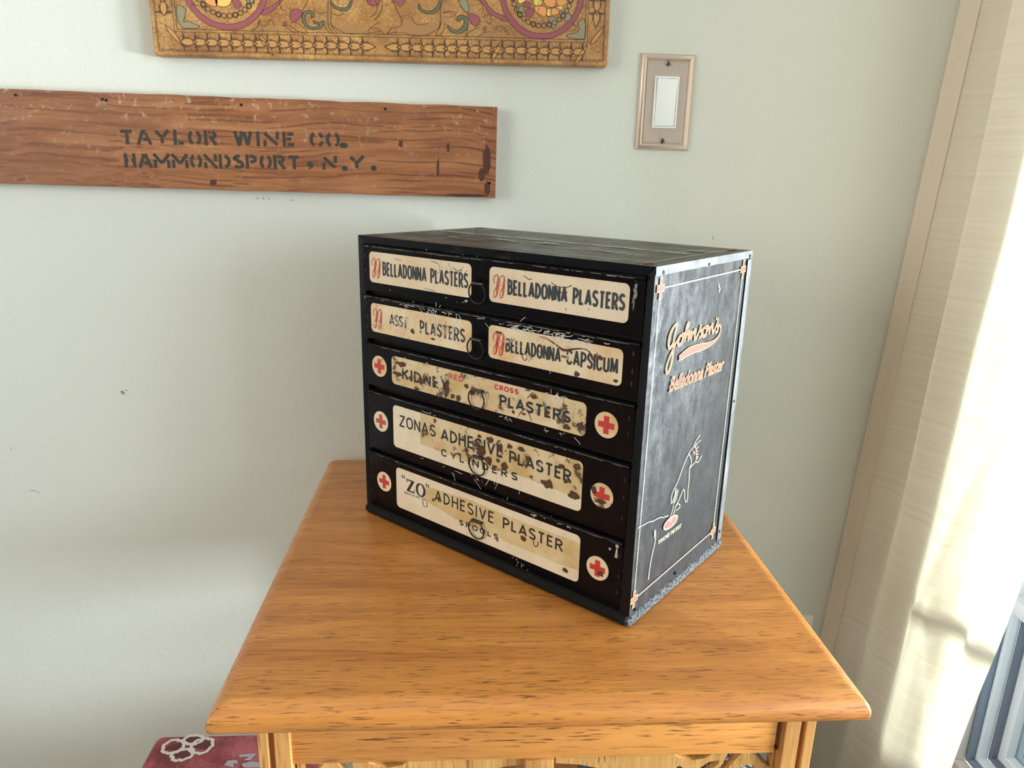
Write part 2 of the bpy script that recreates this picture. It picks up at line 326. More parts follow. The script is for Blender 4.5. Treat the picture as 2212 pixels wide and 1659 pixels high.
D = {'JOHN': [([(49.5,285.4),(47.2,279.4),(45.2,273.7),(45,267.7),(45.5,260.4),(45,253.3),(42.8,246),(39.7,241.4),(36.7,240.5),(34.7,243.5),(35.5,248.5),(39.2,255),(43.7,260.8),(48.4,266),(53.9,269.9)],1.5),([(49.5,285.4),(44.2,284.3),(39.3,281.1),(36,276.7),(34.7,271.5),(35.1,266.9),(37.4,264.2),(40.5,264.9),(43.7,267.9),(46,270.5)],2),([(62.5,273.1),(56.7,272.3),(53.6,268.7),(54.8,264.6),(59,263.9),(62.7,266.6),(63.5,270.6),(61.3,273.3),(64.8,273),(68,274.5)],1.8),([(68,274.5),(72,278),(74.5,281.1),(72.5,282.7),(69.7,280.9),(68.3,276),(67.9,269.9),(68.1,265.2)],1.7),([(68.3,266.7),(70.4,271),(74,273.8),(75.6,272.8),(75.1,269.2),(75.5,264.7)],1.9),([(75.9,265.4),(77.5,269.3),(80.4,272.8),(80.6,269.3),(80.7,265.4)],1.7),([(81,265.3),(83.1,270),(87.9,273.3),(90,272.3),(89,267.9),(89.9,263.8),(93.8,265.5)],1.9),([(93.8,265.5),(97.8,270.2),(100.7,275.6),(101.5,271.8),(104.2,267.6),(103.5,264.5),(99.2,264.9)],1.7),([(111.8,273.1),(106.6,271.8),(105.9,267.9),(109.6,264.1),(114,264.9),(116,268.9),(113.8,272.5),(111.8,273.1),(119.1,272.3)],2),([(119,272.8),(120.9,269.3),(123,264)],1.8),([(122.9,265.1),(124.2,270.4),(127.9,273),(129.1,271.3),(129.4,267.9),(132,264.1),(135.3,267)],1.9),([(137.6,279.5),(136.8,276.5)],1.4),([(135.3,267),(138.7,271.5),(141.1,275.5),(140.4,271.8),(143.1,267.4),(141.7,263.5),(137.3,264.4)],1.7)],'SWOOSH': ([(140.7,268.9),(147,269.5),(151,265.1),(148,259.3),(139.3,255.2),(126.2,253.3),(110.4,253.3),(92.5,254.2),(77.9,253.8),(66.4,251.8),(58.5,250.6)],[1,1,1,1.2,2,3.2,5,5.6,5.8,5,3.0]),'TICKS': [[(104.7,258.8),(99.9,248.7)],[(109.6,258.3),(104.6,248.7)]],'HAND': [[(112,146.9),(100.9,141.5),(93.6,134),(86.7,124.9),(79.9,115.8),(72.4,110.1),(69.5,102.8),(71,96.4)],[(100.9,141.5),(106.8,136),(110.1,128.6),(106.4,124.5),(120.5,127.3)],[(112,146.9),(118,142.8),(120.6,134.8),(120.5,127.3)],[(106.7,123.4),(108.2,110),(108,99.2),(108.9,88.9),(106.8,85.7),(102.3,90.3),(100.1,99.9),(96.1,103.5),(92.4,99.5),(86.9,94),(82.1,90.4),(79.2,82.9)],[(76.9,93.5),(74.7,86.9),(71.8,82.6),(70.4,78.3),(72.8,76.2),(75.8,79.9),(79,84.1),(81.9,89.4),(86.4,90.9),(91.3,87.7),(90.7,84.9),(83.6,84.4)],[(77.5,111.4),(77.2,104.1),(73.4,98.1),(72.2,96.4)],[(83.4,107.6),(81.7,99.2),(77.2,94.5)],[(76.8,106.9),(79.2,102.3),(77.1,99.9)],[(79.9,109.5),(79.5,103.2),(75.7,95.6)],[(112,146.9),(116.6,151.8),(124.7,156.1)],[(116.7,145.4),(119.5,148.2),(127.7,149.5)],[(115.4,146.4),(117.7,148.3)],[(119,142.1),(123.9,143.8)],[(120.3,139.1),(123.9,138.5)],[(121.1,135.7),(125.2,134.6)],[(121.7,132.8),(125.5,131.1)],[(121.2,127.3),(126.8,125.1),(134.3,130.2)],[(122.3,129.7),(125.3,129.8)]],'STAR': [[(110.6,142.6),(117.6,135.7)],[(116.6,140.8),(111.6,137.6)],[(109.9,140.5),(118.3,138.1)]],'OVAL': [(87.1,76.9),(88.3,75.5),(88.5,73.9),(87.6,72.5),(85.8,71.1),(83,70.1),(79.6,69.4),(75.7,69),(71.7,69),(67.9,69.5),(64.4,70.3),(61.5,71.3),(59.4,72.6),(58.3,74.1),(58.1,75.6),(58.9,77),(60.7,78.3),(63.4,79.3),(66.7,80.1),(70.4,80.5),(74.4,80.5),(78.3,80.1),(81.8,79.3),(84.9,78.3)],'SCRATCH': [([(2.7,95.3),(11.9,94.7),(23.2,93.8),(33.1,91.5),(45,90),(55.5,87.3),(66.6,84.9)],0.9),([(39.1,79),(40.6,70.9)],3),([(41,70.7),(41.5,64.5),(38.1,54.7),(35.6,43.8),(34.4,34.3),(33.8,26.8)],1.1)],'TOUCH': [(47.8,59.5),(99.8,59.1)],'SC2': [([(132.8,313.8),(135.6,311.7),(134.4,310.1),(138.8,308.2),(135.7,306.8),(137.4,304.8)],1)],'P_PLUM': [[(-414.9,52.7),(-412.5,59),(-405.3,61.8),(-399.4,59.3),(-400.4,52.9),(-407.8,47.1),(-413.1,48.2)],[(-424.5,44.1),(-420.9,46.7),(-418.7,44.2),(-421.2,41.6)],[(-486.8,68.4),(-482.1,60.4),(-475.1,62.4),(-476,67.4),(-481.1,72.4)],[(-316.4,74.2),(-313.9,69.2),(-308.4,68.1),(-301.4,70.8),(-299.5,76)],[(-311.5,70.4),(-308.7,68.5),(-301.5,69.4),(-300.5,76),(-311.2,77)],[(-283.9,76.5),(-282.6,71.8),(-276.8,72.6),(-275.5,68.7),(-270.4,69.6),(-268,74.2),(-272.3,78.1)],[(-186.7,61.1),(-180.8,61.9),(-173.6,59.4),(-170.3,53.5),(-174.9,48),(-180.1,49.2),(-183.8,53.8)],[(-166.9,45.5),(-163.8,47.3),(-161.7,44.9),(-163.9,41.9)],[(-111.7,66.4),(-106.7,70.5),(-101.5,69.4),(-100.5,64),(-104.9,59.2),(-110.1,61)],[(-114.8,75.7),(-110.5,78.4),(-104.5,75.9),(-105.9,71.2),(-111.9,71.8)],[(-447.4,59.4),(-442.3,62.1),(-435.3,64.7),(-425.2,72.5),(-422.5,72),(-432.8,61),(-443,54.5),(-451.2,54.2)],[(-172.8,78.1),(-166.3,79.6),(-154.4,66.6),(-142.6,61.6),(-136.7,59),(-135.1,53.7),(-145.5,56.8),(-157.3,62.5),(-164.8,71.7)]],'P_GREEN': [[(-397.4,58.1),(-390.4,60.3),(-385,58.4),(-384.5,53.4),(-388.1,51.4),(-387.2,54.6),(-390.6,57.1),(-394.8,54.4),(-395.2,48),(-391.4,42.4),(-383.2,40.6),(-377.5,44),(-384.4,45.1),(-384.8,48.3),(-378.8,46.5),(-372.3,48.6),(-371.9,45.4),(-376.3,39.6),(-384.7,37.8),(-393,39.1),(-398.2,45.4),(-399,53)],[(-362.1,73),(-356.9,66.8),(-350.1,64.5),(-341.7,65.3),(-337.4,71.2),(-337.1,76.2),(-334.7,75),(-335.4,68.7),(-340.5,62.2),(-347.5,60.7),(-355.7,63),(-361,67.9)],[(-249.3,72.1),(-250.1,68.1),(-246.5,62.9),(-239.3,60.4),(-230.5,60.9),(-223.2,66.1),(-220.9,74.2),(-223.1,75.4),(-226.1,68.7),(-233.4,63.9),(-240.7,63.7),(-246.5,66.9)],[(-200,57.4),(-195.6,59.9),(-188.2,57.7),(-186,51.1),(-187.5,44.3),(-194.1,38.8),(-201.5,37.9),(-210.3,41),(-213.1,47.7),(-210.3,45.8),(-204.4,41.9),(-197.1,42.5),(-191.8,48.3),(-191.1,53.7),(-194.1,56.3),(-196.3,52.8),(-199.9,54.1)]],'P_LEAF': [[(-555,62.8),(-556.8,52.7),(-555.7,43.9),(-551,36.4),(-544.3,35.3),(-531.3,36.2),(-530.4,38.8),(-537,41.2),(-543.5,44.2),(-549,42.9),(-547,49.2),(-544.9,56.8),(-548.6,60.5)],[(-475.7,71.2),(-467.7,70.2),(-466.7,65.1),(-461.1,66.6),(-459.4,71.7)],[(-34.2,60.4),(-31.6,50.9),(-31.8,37.3),(-39.2,35.1),(-49.7,36.2),(-56.6,38),(-52.9,40.9),(-44,42.4),(-39.7,48),(-41.5,54.7)],[(-81.9,60.4),(-77.2,52.5),(-74.1,45.8),(-69.8,54),(-71.5,60.7)],[(-67.3,66.2),(-59.9,67.8),(-50.7,62.6),(-53.5,55.8),(-62.5,59.6)],[(-198.3,77.4),(-195.5,70.9),(-189.6,64.3),(-185.2,63.1),(-185.3,71.1),(-188.1,77.6)],[(-123.6,68.7),(-116.2,73),(-113.2,67.7),(-119,63.5)]],'P_ORG': [[(-520.4,71.3),(-519.5,66.3),(-514.4,63.3),(-507.8,61.6),(-504.6,66.6),(-506.9,71.7)],[(-100.1,72.1),(-96.9,65.4),(-87.8,60.3),(-83.5,64.4),(-83.8,71.1),(-91.1,73.6)],[(-79.2,67.2),(-76.1,63.3),(-67.2,64.9),(-68.9,70.2),(-74.9,71.4)],[(-89.9,81.6),(-83.8,73.8),(-74.8,72.7),(-72.2,80.8)],[(-72.2,80.8),(-67.5,74.2),(-60.1,75.8),(-57.4,81.1)]],'P_YEL': [[(-506.9,71.7),(-506.2,64.1),(-499.6,61.8),(-491.3,63.2),(-486.7,69.7),(-493.3,72)],[(-83.7,69.8),(-82.7,61.8),(-77.5,63.3),(-77.8,70)],[(-101.7,80),(-98.5,73.5),(-91.2,75),(-89.9,81.6)],[(-122.3,80.7),(-119.2,75.5),(-111.9,78.4),(-113.5,82.4)],[(-71.9,72.7),(-68.9,68.8),(-63,70.4),(-63.1,74.4)]],'P_LINE': [[(-537.7,60.8),(-531.6,67.2),(-525.8,71.1)],[(-534.7,63.4),(-526.9,61.1),(-521.7,58.7),(-519.5,52.4)],[(-452.9,49),(-456.4,40.1),(-463.8,34.1)],[(-452.1,42.7),(-446.8,40.3),(-442.3,45.6),(-440.6,48.2),(-436.8,45.7),(-435.7,40.6)],[(-426,42.1),(-419.2,39.8),(-411.4,33.5)],[(-426,41.4),(-416.4,41.8),(-408.3,37.4),(-400.3,33.7),(-393.4,33.3),(-398.5,40.2),(-407.8,45.8),(-413.4,45)],[(-420.7,58.8),(-425.8,63.7),(-426.7,71.2)],[(-398.7,59.4),(-392.6,68.4),(-390.8,74.8)],[(-384.7,62.3),(-378.1,57.4),(-368.4,58.9)],[(-361.4,73),(-362.2,57.8),(-362.3,43.8),(-355.7,34.9)],[(-362.3,43.8),(-352.8,37.6),(-341.9,33.9),(-325,34.4),(-313.7,35.9),(-300.8,37.6)],[(-364.9,73),(-366.5,53.9),(-365.8,42.4),(-360,33.5)],[(-371.9,46),(-369.4,38.4),(-364,34.7)],[(-361.5,57.8),(-351.9,55.5),(-346.3,58.2)],[(-300.4,49.2),(-309.3,43.8),(-316.5,37.2)],[(-312.6,41.2),(-303.9,41.4),(-296.7,36.2),(-292.4,34.3),(-284.9,41.9),(-274.7,44.8),(-271.5,51.6),(-278.5,64.7),(-281,75.1)],[(-290.9,35),(-280.7,37.2),(-269,36.8),(-258.9,33.8),(-248.6,33.4),(-236.8,36.3),(-225,43.4),(-221.9,51.5)],[(-218.7,76.9),(-221.8,63.5),(-221.2,50.2),(-226.5,37.9),(-228.7,34.1)],[(-215.3,50.3),(-217.7,40.9),(-225,33.9)],[(-186.8,44.3),(-188.2,34.8),(-183.8,40.4),(-172,46)],[(-169.2,78.2),(-166.2,67.7),(-167.6,62.3)],[(-161.7,53),(-157.2,50.5),(-155.9,58.6),(-160.3,62.4),(-166.2,58.3)],[(-149.8,42.5),(-146.9,48),(-139.4,46.9),(-135,40.2),(-130.5,39)],[(-173.4,33.8),(-166.1,39.5),(-157.2,41)],[(-258.4,55.9),(-255.6,49.3),(-246.9,46.9),(-236.6,49.8)],[(-218.9,61),(-210.1,63.8),(-201.3,62.7),(-207.3,57.3),(-213.1,57.1)],[(-305.5,74.5),(-303,66.7),(-306.2,58.6),(-312.1,54.6)],[(-296.9,74.8),(-296.5,66.9),(-300.4,57.5),(-307.9,50.6)],[(-188.2,64.4),(-185.2,63.1)],[(-52,55.8),(-44.3,50.6),(-45.6,46.5),(-50.1,45.1)],[(-95.6,73.5),(-92.8,78.9),(-87,80.4)],[(-92.7,72.2),(-95.4,65.5),(-87.9,61.7)],[(-79.3,71.3),(-71.9,72.7),(-64.4,69)]],'P_BROWN': [[(-361.9,48.9),(-352.6,41.4),(-344.1,45.5),(-333.1,43.2),(-324.6,46),(-319.2,40.9),(-325,35),(-336.3,34.1),(-350.1,35.7),(-359.6,41.2)],[(-273.1,48.9),(-269,36.8),(-257.4,33.8),(-245.6,34.8),(-233.8,39.1),(-223.5,46.1),(-230.7,50),(-239.5,48.4),(-248.2,50.8),(-257,49.3),(-265.7,50.4)],[(-223.1,75.4),(-219.5,75.5),(-218.9,61),(-219,50.3),(-221.9,47.5)],[(-460.8,36.1),(-453.6,40.1),(-444.1,39.1),(-433,40.7),(-429.2,35.7),(-430.7,34.3),(-459.5,34.9)],[(-384.6,63.5),(-373.6,62.5),(-369.8,58.9),(-374,56.2)],[(-367.7,71.6),(-362.2,70.5),(-362.7,47.6),(-368.8,50)],[(-171.9,35.2),(-166.1,40.2),(-154.3,41.8),(-136.4,40.1),(-124.4,35),(-151.2,33.7)],[(-258.4,55.9),(-254,58.7),(-254.1,50.6),(-257,49.3)]],'K_RING': [[(-637.7,-262.6),(-635.5,-254.5),(-628.1,-251.7),(-617.3,-253.4),(-613,-258.7),(-616.1,-266.7),(-624.2,-267.6),(-633,-266.2)],[(-624.2,-272.2),(-622.4,-263.1),(-612.5,-257.6),(-601.9,-259.1),(-597.1,-268.4),(-599.2,-277.5),(-605.3,-284),(-615.2,-283.6)],[(-660.3,-271),(-656.3,-262),(-649.1,-258.8),(-637.7,-262.6),(-633.5,-269.6),(-635.2,-278.6),(-645.1,-282.7),(-655.5,-281.3)],[(-644.3,-284.9),(-638.5,-278.5),(-628,-275.4),(-619.7,-280.2),(-617,-288),(-624.5,-294.3),(-637.2,-295)]],'K_DARK': [[(-634.3,-260.4),(-631.3,-257),(-622.1,-254.2),(-617.2,-256.2),(-621.5,-258.5),(-616.6,-260.5),(-623.3,-265.3),(-628.3,-262.9)],[(-620.5,-273.4),(-617.4,-267.8),(-607.5,-262.4),(-602,-263.7),(-605.1,-267),(-600.1,-269.5),(-609.2,-277.1),(-613.5,-274.3)],[(-655.2,-273.5),(-650.3,-269.1),(-641.7,-265.2),(-638.5,-267.2),(-641.4,-270.5),(-636.4,-272.9),(-645,-278.7),(-647.9,-275.5)],[(-638.9,-286.2),(-635.6,-281.9),(-626.8,-278.8),(-622.8,-280.7),(-625.2,-283.3),(-620.3,-285.7),(-628.8,-291.6),(-632.3,-288.6)]],'K_GREY': [[(-558.8,-287.6),(-536.9,-286.1),(-541.9,-298),(-550.4,-296.7),(-545.4,-291.4),(-556.7,-292.1)],[(-572.4,-304.6),(-569.9,-297.1),(-558.7,-296.4),(-555.4,-301.9),(-561.7,-302.8),(-558.2,-308.8)],[(-551.8,-303.1),(-539.9,-299.2),(-527.8,-301.7),(-525.6,-309.9),(-546.8,-309.2)]]}

# ------------------------------------------------------------ the room
def struct(name, mb, mat, **k): return tag(mb.build(name, mat, **k), kind='structure')
XW = .47; XL = -3.0; YR = -3.6; HC = 2.45
struct('wall_back', M().box(XL, XW, 0, .12, 0, HC), WALL)
WY0, WY1, WZ0, WZ1 = -.205, -2.45, .285, 2.05      # opening in the window wall
wr = M()
wr.box(XW, XW+.06, WY0, .12, 0, HC); wr.box(XW, XW+.06, YR, WY1, 0, HC); wr.box(XW, XW+.06, WY1, WY0, 0, WZ0-.03); wr.box(XW, XW+.06, WY1, WY0, WZ1, HC)
struct('wall_right', wr, WALL)
wk = M()
wk.box(XL-.12, XL, YR, -2.95, 0, HC); wk.box(XL-.12, XL, -1.35, .12, 0, HC); wk.box(XL-.12, XL, -2.95, -1.35, 0, .85); wk.box(XL-.12, XL, -2.95, -1.35, 2.15, HC)
struct('wall_left', wk, WALL)
struct('wall_front', M().box(XL-.12, XW+.06, YR-.12, YR, 0, HC), plain('dark_unseen_wall', (.22, .15, .10), .6))  # unseen wall, made dark to cut bounced light
def m_floor():
    n = N('grey_carpet'); a = n.noise(n.coord(), 160, 4, .7)
    return n.set(color=n.ramp(a, (.3, (.16, .165, .18)), (.7, (.27, .275, .29))), rough=.95).bump(a, .5, .003).m
FLOORM = m_floor()
struct('floor', M().box(XL-.12, XW+.06, YR-.12, .12, -.06, 0), FLOORM)
struct('ceiling', M().box(XL-.12, XW+.06, YR-.12, .12, HC, HC+.06), plain('ceiling_white', (.75, .74, .70), .8))
WHITE = plain('white_trim_paint', (.74, .75, .74), .38)
bb = M(); bb.loft([[(x, 0, 0), (x, -.014, 0), (x, -.014, .075), (x, -.009, .09), (x, -.004, .096), (x, 0, .096)] for x in (XL, XW)])
struct('baseboard_back', bb, WHITE)

# window assembly on the right wall: casing, stepped jamb, sash, muntins, panes
VINYL = plain('white_vinyl', (.78, .84, .88), .32)
VINYLB = plain('grey_vinyl_track', (.20, .26, .34), .35)
win = tag(empty('window_1', (XW, WY0, WZ0)), kind='structure')
LY = WY0-WY1; LZ = WZ1-WZ0
def frame_ring(y_in, x0, x1, wdt, name, mat, bevel=.0012):
    """rectangular ring around the opening in window-local axes (x out, y towards the room's rear is negative)"""
    m = M(); a = y_in; b = a+wdt
    for (u0, u1, w0, w1) in ((a, b, a, LZ-a), (LY-b, LY-a, a, LZ-a), (b, LY-b, a, b), (b, LY-b, LZ-b, LZ-a)):
        m.box(x0, x1, -u1, -u0, w0, w1)
    return m.build(name, mat, win, bevel=bevel, seg=1)
WOODW = oak('pale_sill_wood', 'y', (.62, .50, .38), (.45, .34, .24), (.3, .2, .12), .4, .1, .2)
frame_ring(-.012, -.006, .012, .014, 'casing', plain('cream_casing', (.70, .66, .60), .4))
frame_ring(.002, .012, .034, .008, 'jamb_track', VINYLB)
frame_ring(.010, .020, .036, .006, 'jamb_bead', VINYL)
frame_ring(.016, .034, .050, .007, 'gasket', plain('grey_gasket', (.14, .17, .22), .5))
frame_ring(.020, .044, .074, .016, 'sash', VINYL)
frame_ring(.036, .060, .078, .010, 'sash_bead', plain('pale_blue_vinyl', (.55, .66, .78), .3))
frame_ring(.046, .066, .110, .030, 'exterior_trim', plain('exterior_white_trim', (.72, .80, .80), .45), bevel=.002)
struct('trim_1', M().box(XW-.022, XW+.03, WY1-.02, WY0+.014, WZ0-.034, WZ0-.006), WOODW, bevel=.004, seg=2)
for k in (1, 4):
    z = k*.2825
    M().box(.006, .030, -LY+.01, -.006, z-.011, z+.011).build('muntin', VINYL, win, bevel=.003)
for k in range(1, 3):
    y = k*LY/3
    M().box(.008, .028, -y-.010, -y+.010, .01, LZ-.01).build('muntin', VINYL, win, bevel=.003)
gl = N('window_glass'); g1 = gl.n('BsdfGlossy'); g1.inputs['Roughness'].default_value = .01; tr = gl.n('BsdfTransparent'); tr.inputs[0].default_value = (.93, .97, .98, 1)
fz = gl.n('Fresnel'); fz.inputs[0].default_value = 1.4; mx = gl.n('MixShader'); gl.l(fz.outputs[0], mx.inputs[0]); gl.l(tr.outputs[0], mx.inputs[1]); gl.l(g1.outputs[0], mx.inputs[2]); gl.l(mx.outputs[0], gl.out.inputs[0])
M().box(.058, .061, -LY+.036, -.036, .036, LZ-.036).build('pane', gl.m, win)
# unseen window added in the left wall for the fill light
w2 = tag(empty('added_window', (XL, -2.15, 1.5), (0, 0, math.pi/2)), kind='structure')
fr = M()
for a in ((-.8, -.74, -.65, .65), (.74, .8, -.65, .65), (-.74, .74, -.65, -.59), (-.74, .74, .59, .65), (-.02, .02, -.59, .59)): fr.box(a[0], a[1], .02, .09, a[2], a[3])
fr.build('window_frame', VINYL, w2, bevel=.003); M().box(-.74, .74, .05, .055, -.59, .59).build('pane', gl.m, w2)

# rough block wall outside, seen through the pane
def m_block():
    n = N('rough_block'); a = n.noise(n.coord((1, 1, 1.6)), 85, 7, .75); b = n.noise(n.coord(), 9, 2)
    c = n.ramp(a, (.36, (.12, .14, .20)), (.47, (.40, .43, .50)), (.65, (.60, .62, .66)))
    return n.set(color=c, rough=.9).bump(a, .8, .006).m
BLK = m_block(); we = tag(M().box(.545, 2.6, .0, .14, -.3, 2.4).build('wall_exterior', plain('mortar', (.38, .40, .44), .9)), kind='structure')
bme = None
for r in range(12):
    for c in range(9):
        x0 = .60+c*.215+(.107 if r % 2 else 0)-.1
        if x0 > 2.3: continue
        if bme is None:
            o = M().box(0, .205, -.016, .03, 0, .084).build('brick', BLK, we, bevel=.006); bme = o.data
        else:
            o = bpy.data.objects.new('brick', bme); C.collection.objects.link(o); o.parent = we
        o.location = (x0+.0 if x0 > .55 else .55, -.002-random.random()*.005, -.25+r*.094)
struct('ground', M().box(XW+.06, 6, -6, 3, -.4, -.3), plain('pale_paving', (.45, .46, .48), .9))

# ------------------------------------------------------------ curtain
def m_curtain():
    n = N('slub_linen'); v = n.coord((3, 620, 1), uv=True)
    a = n.noise(v, 1, 4, .7); b = n.noise(n.coord((.9, 150, 1), uv=True), 1, 3, .6); wv = n.noise(n.coord((900, 260, 1), uv=True), 1, 1)
    h = n.math('ADD', n.math('MULTIPLY', a, .5), n.math('ADD', b, n.math('MULTIPLY', wv, .25)))
    col = n.ramp(h, (.62, (.90, .81, .75)), (1.05, (.96, .89, .85)))
    n.set(color=col, rough=.95, sheen=.2).bump(h, .3, .0008)
    t = n.n('BsdfTranslucent'); n.l(n.ramp(h, (.62, (.92, .78, .50)), (1.05, (.98, .88, .64))), t.inputs[0]); mx = n.n('MixShader'); mx.inputs[0].default_value = .46
    n.l(n.b.outputs[0], mx.inputs[1]); n.l(t.outputs[0], mx.inputs[2]); n.l(mx.outputs[0], n.out.inputs[0]); return n.m
TOP = [(.396, -.004), (.397, -.012), (.412, -.024), (.428, -.042), (.437, -.066), (.430, -.090), (.408, -.106), (.388, -.124), (.392, -.140), (.402, -.158), (.404, -.180), (.392, -.200), (.380, -.222), (.380, -.246), (.392, -.270), (.406, -.295), (.410, -.322), (.396, -.348), (.388, -.372), (.402, -.395), (.400, -.415)]
BOT = [(.346, -.004), (.347, -.012), (.362, -.022), (.378, -.036), (.388, -.055), (.384, -.075), (.370, -.095), (.362, -.122), (.364, -.136), (.372, -.150), (.375, -.165), (.368, -.180), (.362, -.196), (.364, -.212), (.374, -.226), (.385, -.240), (.388, -.255), (.380, -.268), (.377, -.280), (.386, -.291), (.392, -.301)]
def curtain():
    ft = smooth_path(TOP, 9); fb = smooth_path(BOT, 9); nz = 70; z0, z1 = .012, 2.16; me_v = []; uv = []; n = len(ft)
    s = [0]
    for i in range(1, n): s.append(s[-1]+math.dist(ft[i], ft[i-1])*1.2)
    for j in range(nz+1):
        z = z0+(z1-z0)*j/nz; t = (z-.40)/.95
        for i in range(n):
            x = fb[i][0]+(ft[i][0]-fb[i][0])*t; y = fb[i][1]+(ft[i][1]-fb[i][1])*t
            w = noise.noise(v3(s[i]*9, z*3.2, 2))*.005+noise.noise(v3(s[i]*26, z*8, 5))*.0022*max(0, min(1, (s[i]-.2)*8))
            cr = .0055*math.exp(-((s[i]-.34-(z-.62)*.25)/.010)**2)*math.exp(-((z-.60)/.16)**2)+.005*math.exp(-((s[i]-.36+(z-.55)*.45)/.012)**2)*math.exp(-((z-.50)/.10)**2)
            me_v.append((x+(w-cr)*min(1, s[i]*25), min(y, -.003), z)); uv.append((s[i], z))
    fs = [(j*n+i, j*n+i+1, (j+1)*n+i+1, (j+1)*n+i) for j in range(nz) for i in range(n-1)]
    me = bpy.data.meshes.new('curtain_panel'); me.from_pydata(me_v, [], fs); ul = me.uv_layers.new()
    for lp in me.loops: ul.data[lp.index].uv = uv[lp.vertex_index]
    for p in me.polygons: p.use_smooth = True
    me.materials.append(m_curtain()); return me
cur = tag(empty('curtain', (0, 0, 0)), 'cream slub-weave curtain hanging in folds beside the window', 'curtain')
o = bpy.data.objects.new('curtain_panel', curtain()); C.collection.objects.link(o); o.parent = cur
hem = M(); hm = [(.0, 0)]
LIN = o.data.materials[0]
# side hem: a second layer of cloth folded over along the edge next to the wall
sh = M()
for j in range(40):
    za, zb = .012+j*.0537, .012+(j+1)*.0537
    def pt(z, q, e):
        t = (z-.40)/.95; a = BOT[q]; b = TOP[q]; return (a[0]+(b[0]-a[0])*t-.002-e*.5, a[1]+(b[1]-a[1])*t-.0035-e, z)
    sh.quad(pt(za, 0, 0), pt(za, 2, 0), pt(zb, 2, 0), pt(zb, 0, 0)); sh.quad(pt(za, 2, 0), pt(za, 2, -.003), pt(zb, 2, -.003), pt(zb, 2, 0))
sh.build('side_hem', LIN, cur, weld=True)
rod = tag(empty('curtain_rod', (.41, -.02, 2.19)), 'dark metal rod the curtain hangs from, above the window', 'curtain rod')
M().tube([(0, 0, 0), (0, -1.6, 0)], .011, 12).build('pole', plain('rod_metal', (.03, .03, .03), .35, 1), rod, smooth=True)
for y in (-.03, -1.55): M().tube([(0, y, 0), (.06, y, 0)], .006, 8).build('bracket', plain('rod_metal', (.03, .03, .03), .35, 1), rod, smooth=True)

# ------------------------------------------------------------ oak side table
TX0, TX1, TY0, TY1, TZ = -.4846, .0813, -.5630, -.004, .695
tab = tag(empty('side_table', ((TX0+TX1)/2, (TY0+TY1)/2, 0)), 'honey oak side table with moulded edge and fretwork apron, under the drawer cabinet', 'table')
cx, cy = (TX0+TX1)/2, (TY0+TY1)/2; hx, hy = (TX1-TX0)/2, (TY1-TY0)/2
OAKT = oak('oak_top', 'x', (.60, .235, .050), (.37, .115, .020), fig=.30, rough=.36, coat=.22, psc=1.15, pore=(.095, .028, .007))
OAKR = oak('oak_rail', 'x', (.72, .30, .068), (.52, .19, .036), fig=.2, seed=3., psc=.8, rough=.5, coat=.1)
OAKV = oak('oak_upright', 'z', (.68, .34, .10), (.44, .18, .045), fig=.25, seed=5., psc=.8, rough=.5, coat=.1)
OAKF = oak('oak_fret', 'z', (.70, .38, .115), (.46, .20, .05), fig=.2, seed=9., psc=1.3, rough=.5, coat=.1)
def topprofile():
    # (inset from the outer edge, z) bullnose with a step at the top
    P = [(.0015, TZ-.0225), (.0004, TZ-.0212), (0, TZ-.0175), (.0002, TZ-.014), (.0018, TZ-.0098), (.0050, TZ-.0056), (.0090, TZ-.0026), (.0132, TZ-.0008), (.0165, TZ)]
    return P
tm = M(); rings = []
for ins, z in topprofile():
    r = .0035; ring = []
    for (sx, sy, a0) in ((1, 1, 0), (-1, 1, 90), (-1, -1, 180), (1, -1, 270)):
        for k in range(5):
            a = math.radians(a0+90*k/4); ring.append((sx*(hx-ins-r)+r*math.cos(a), sy*(hy-ins-r)+r*math.sin(a), z))
    rings.append(ring)
tm.loft(rings); tm.build('tabletop', OAKT, tab, smooth=True, ang=50)
# legs: wide face, groove, narrow outer fillet
for (sx, sy) in ((-1, -1), (1, -1), (-1, 1), (1, 1)):
    ox = sx*(hx-.033); oy = sy*(hy-.0274); prof = [(0, 0), (.009, 0), (.009, .006), (.014, .006), (.014, 0), (.028, 0), (.028, .028), (0, .028), (0, .014), (.006, .014), (.006, .009), (0, .009)]
    lg = M(); lg.loft([[(ox-sx*a, oy-sy*b, z) for a, b in prof] for z in (.0, TZ-.0225)])
    lg.build('leg', OAKV, tab, bevel=.0006, seg=1)
yf = -hy+.0274
M().box(-hx+.0595, hx-.067, yf+.004, yf+.022, TZ-.083, TZ-.0225).build('apron_rail', OAKR, tab, bevel=.001)
M().box(-hx+.056, hx-.056, hy-.046, hy-.028, TZ-.083, TZ-.0225).build('apron_rail', OAKR, tab, bevel=.001)
for sx in (-1, 1): M().box(sx*(hx-.034)-.008, sx*(hx-.034)+.008, -hy+.054, hy-.054, TZ-.083, TZ-.0225).build('apron_rail', oak('oak_side_rail', 'y', (.60, .31, .095), (.36, .15, .04), fig=.2, seed=4.), tab, bevel=.001)
M().box(-.0145, .0115, yf+.002, yf+.026, TZ-.100, TZ-.0835).build('centre_block', OAKV, tab, bevel=.0015)
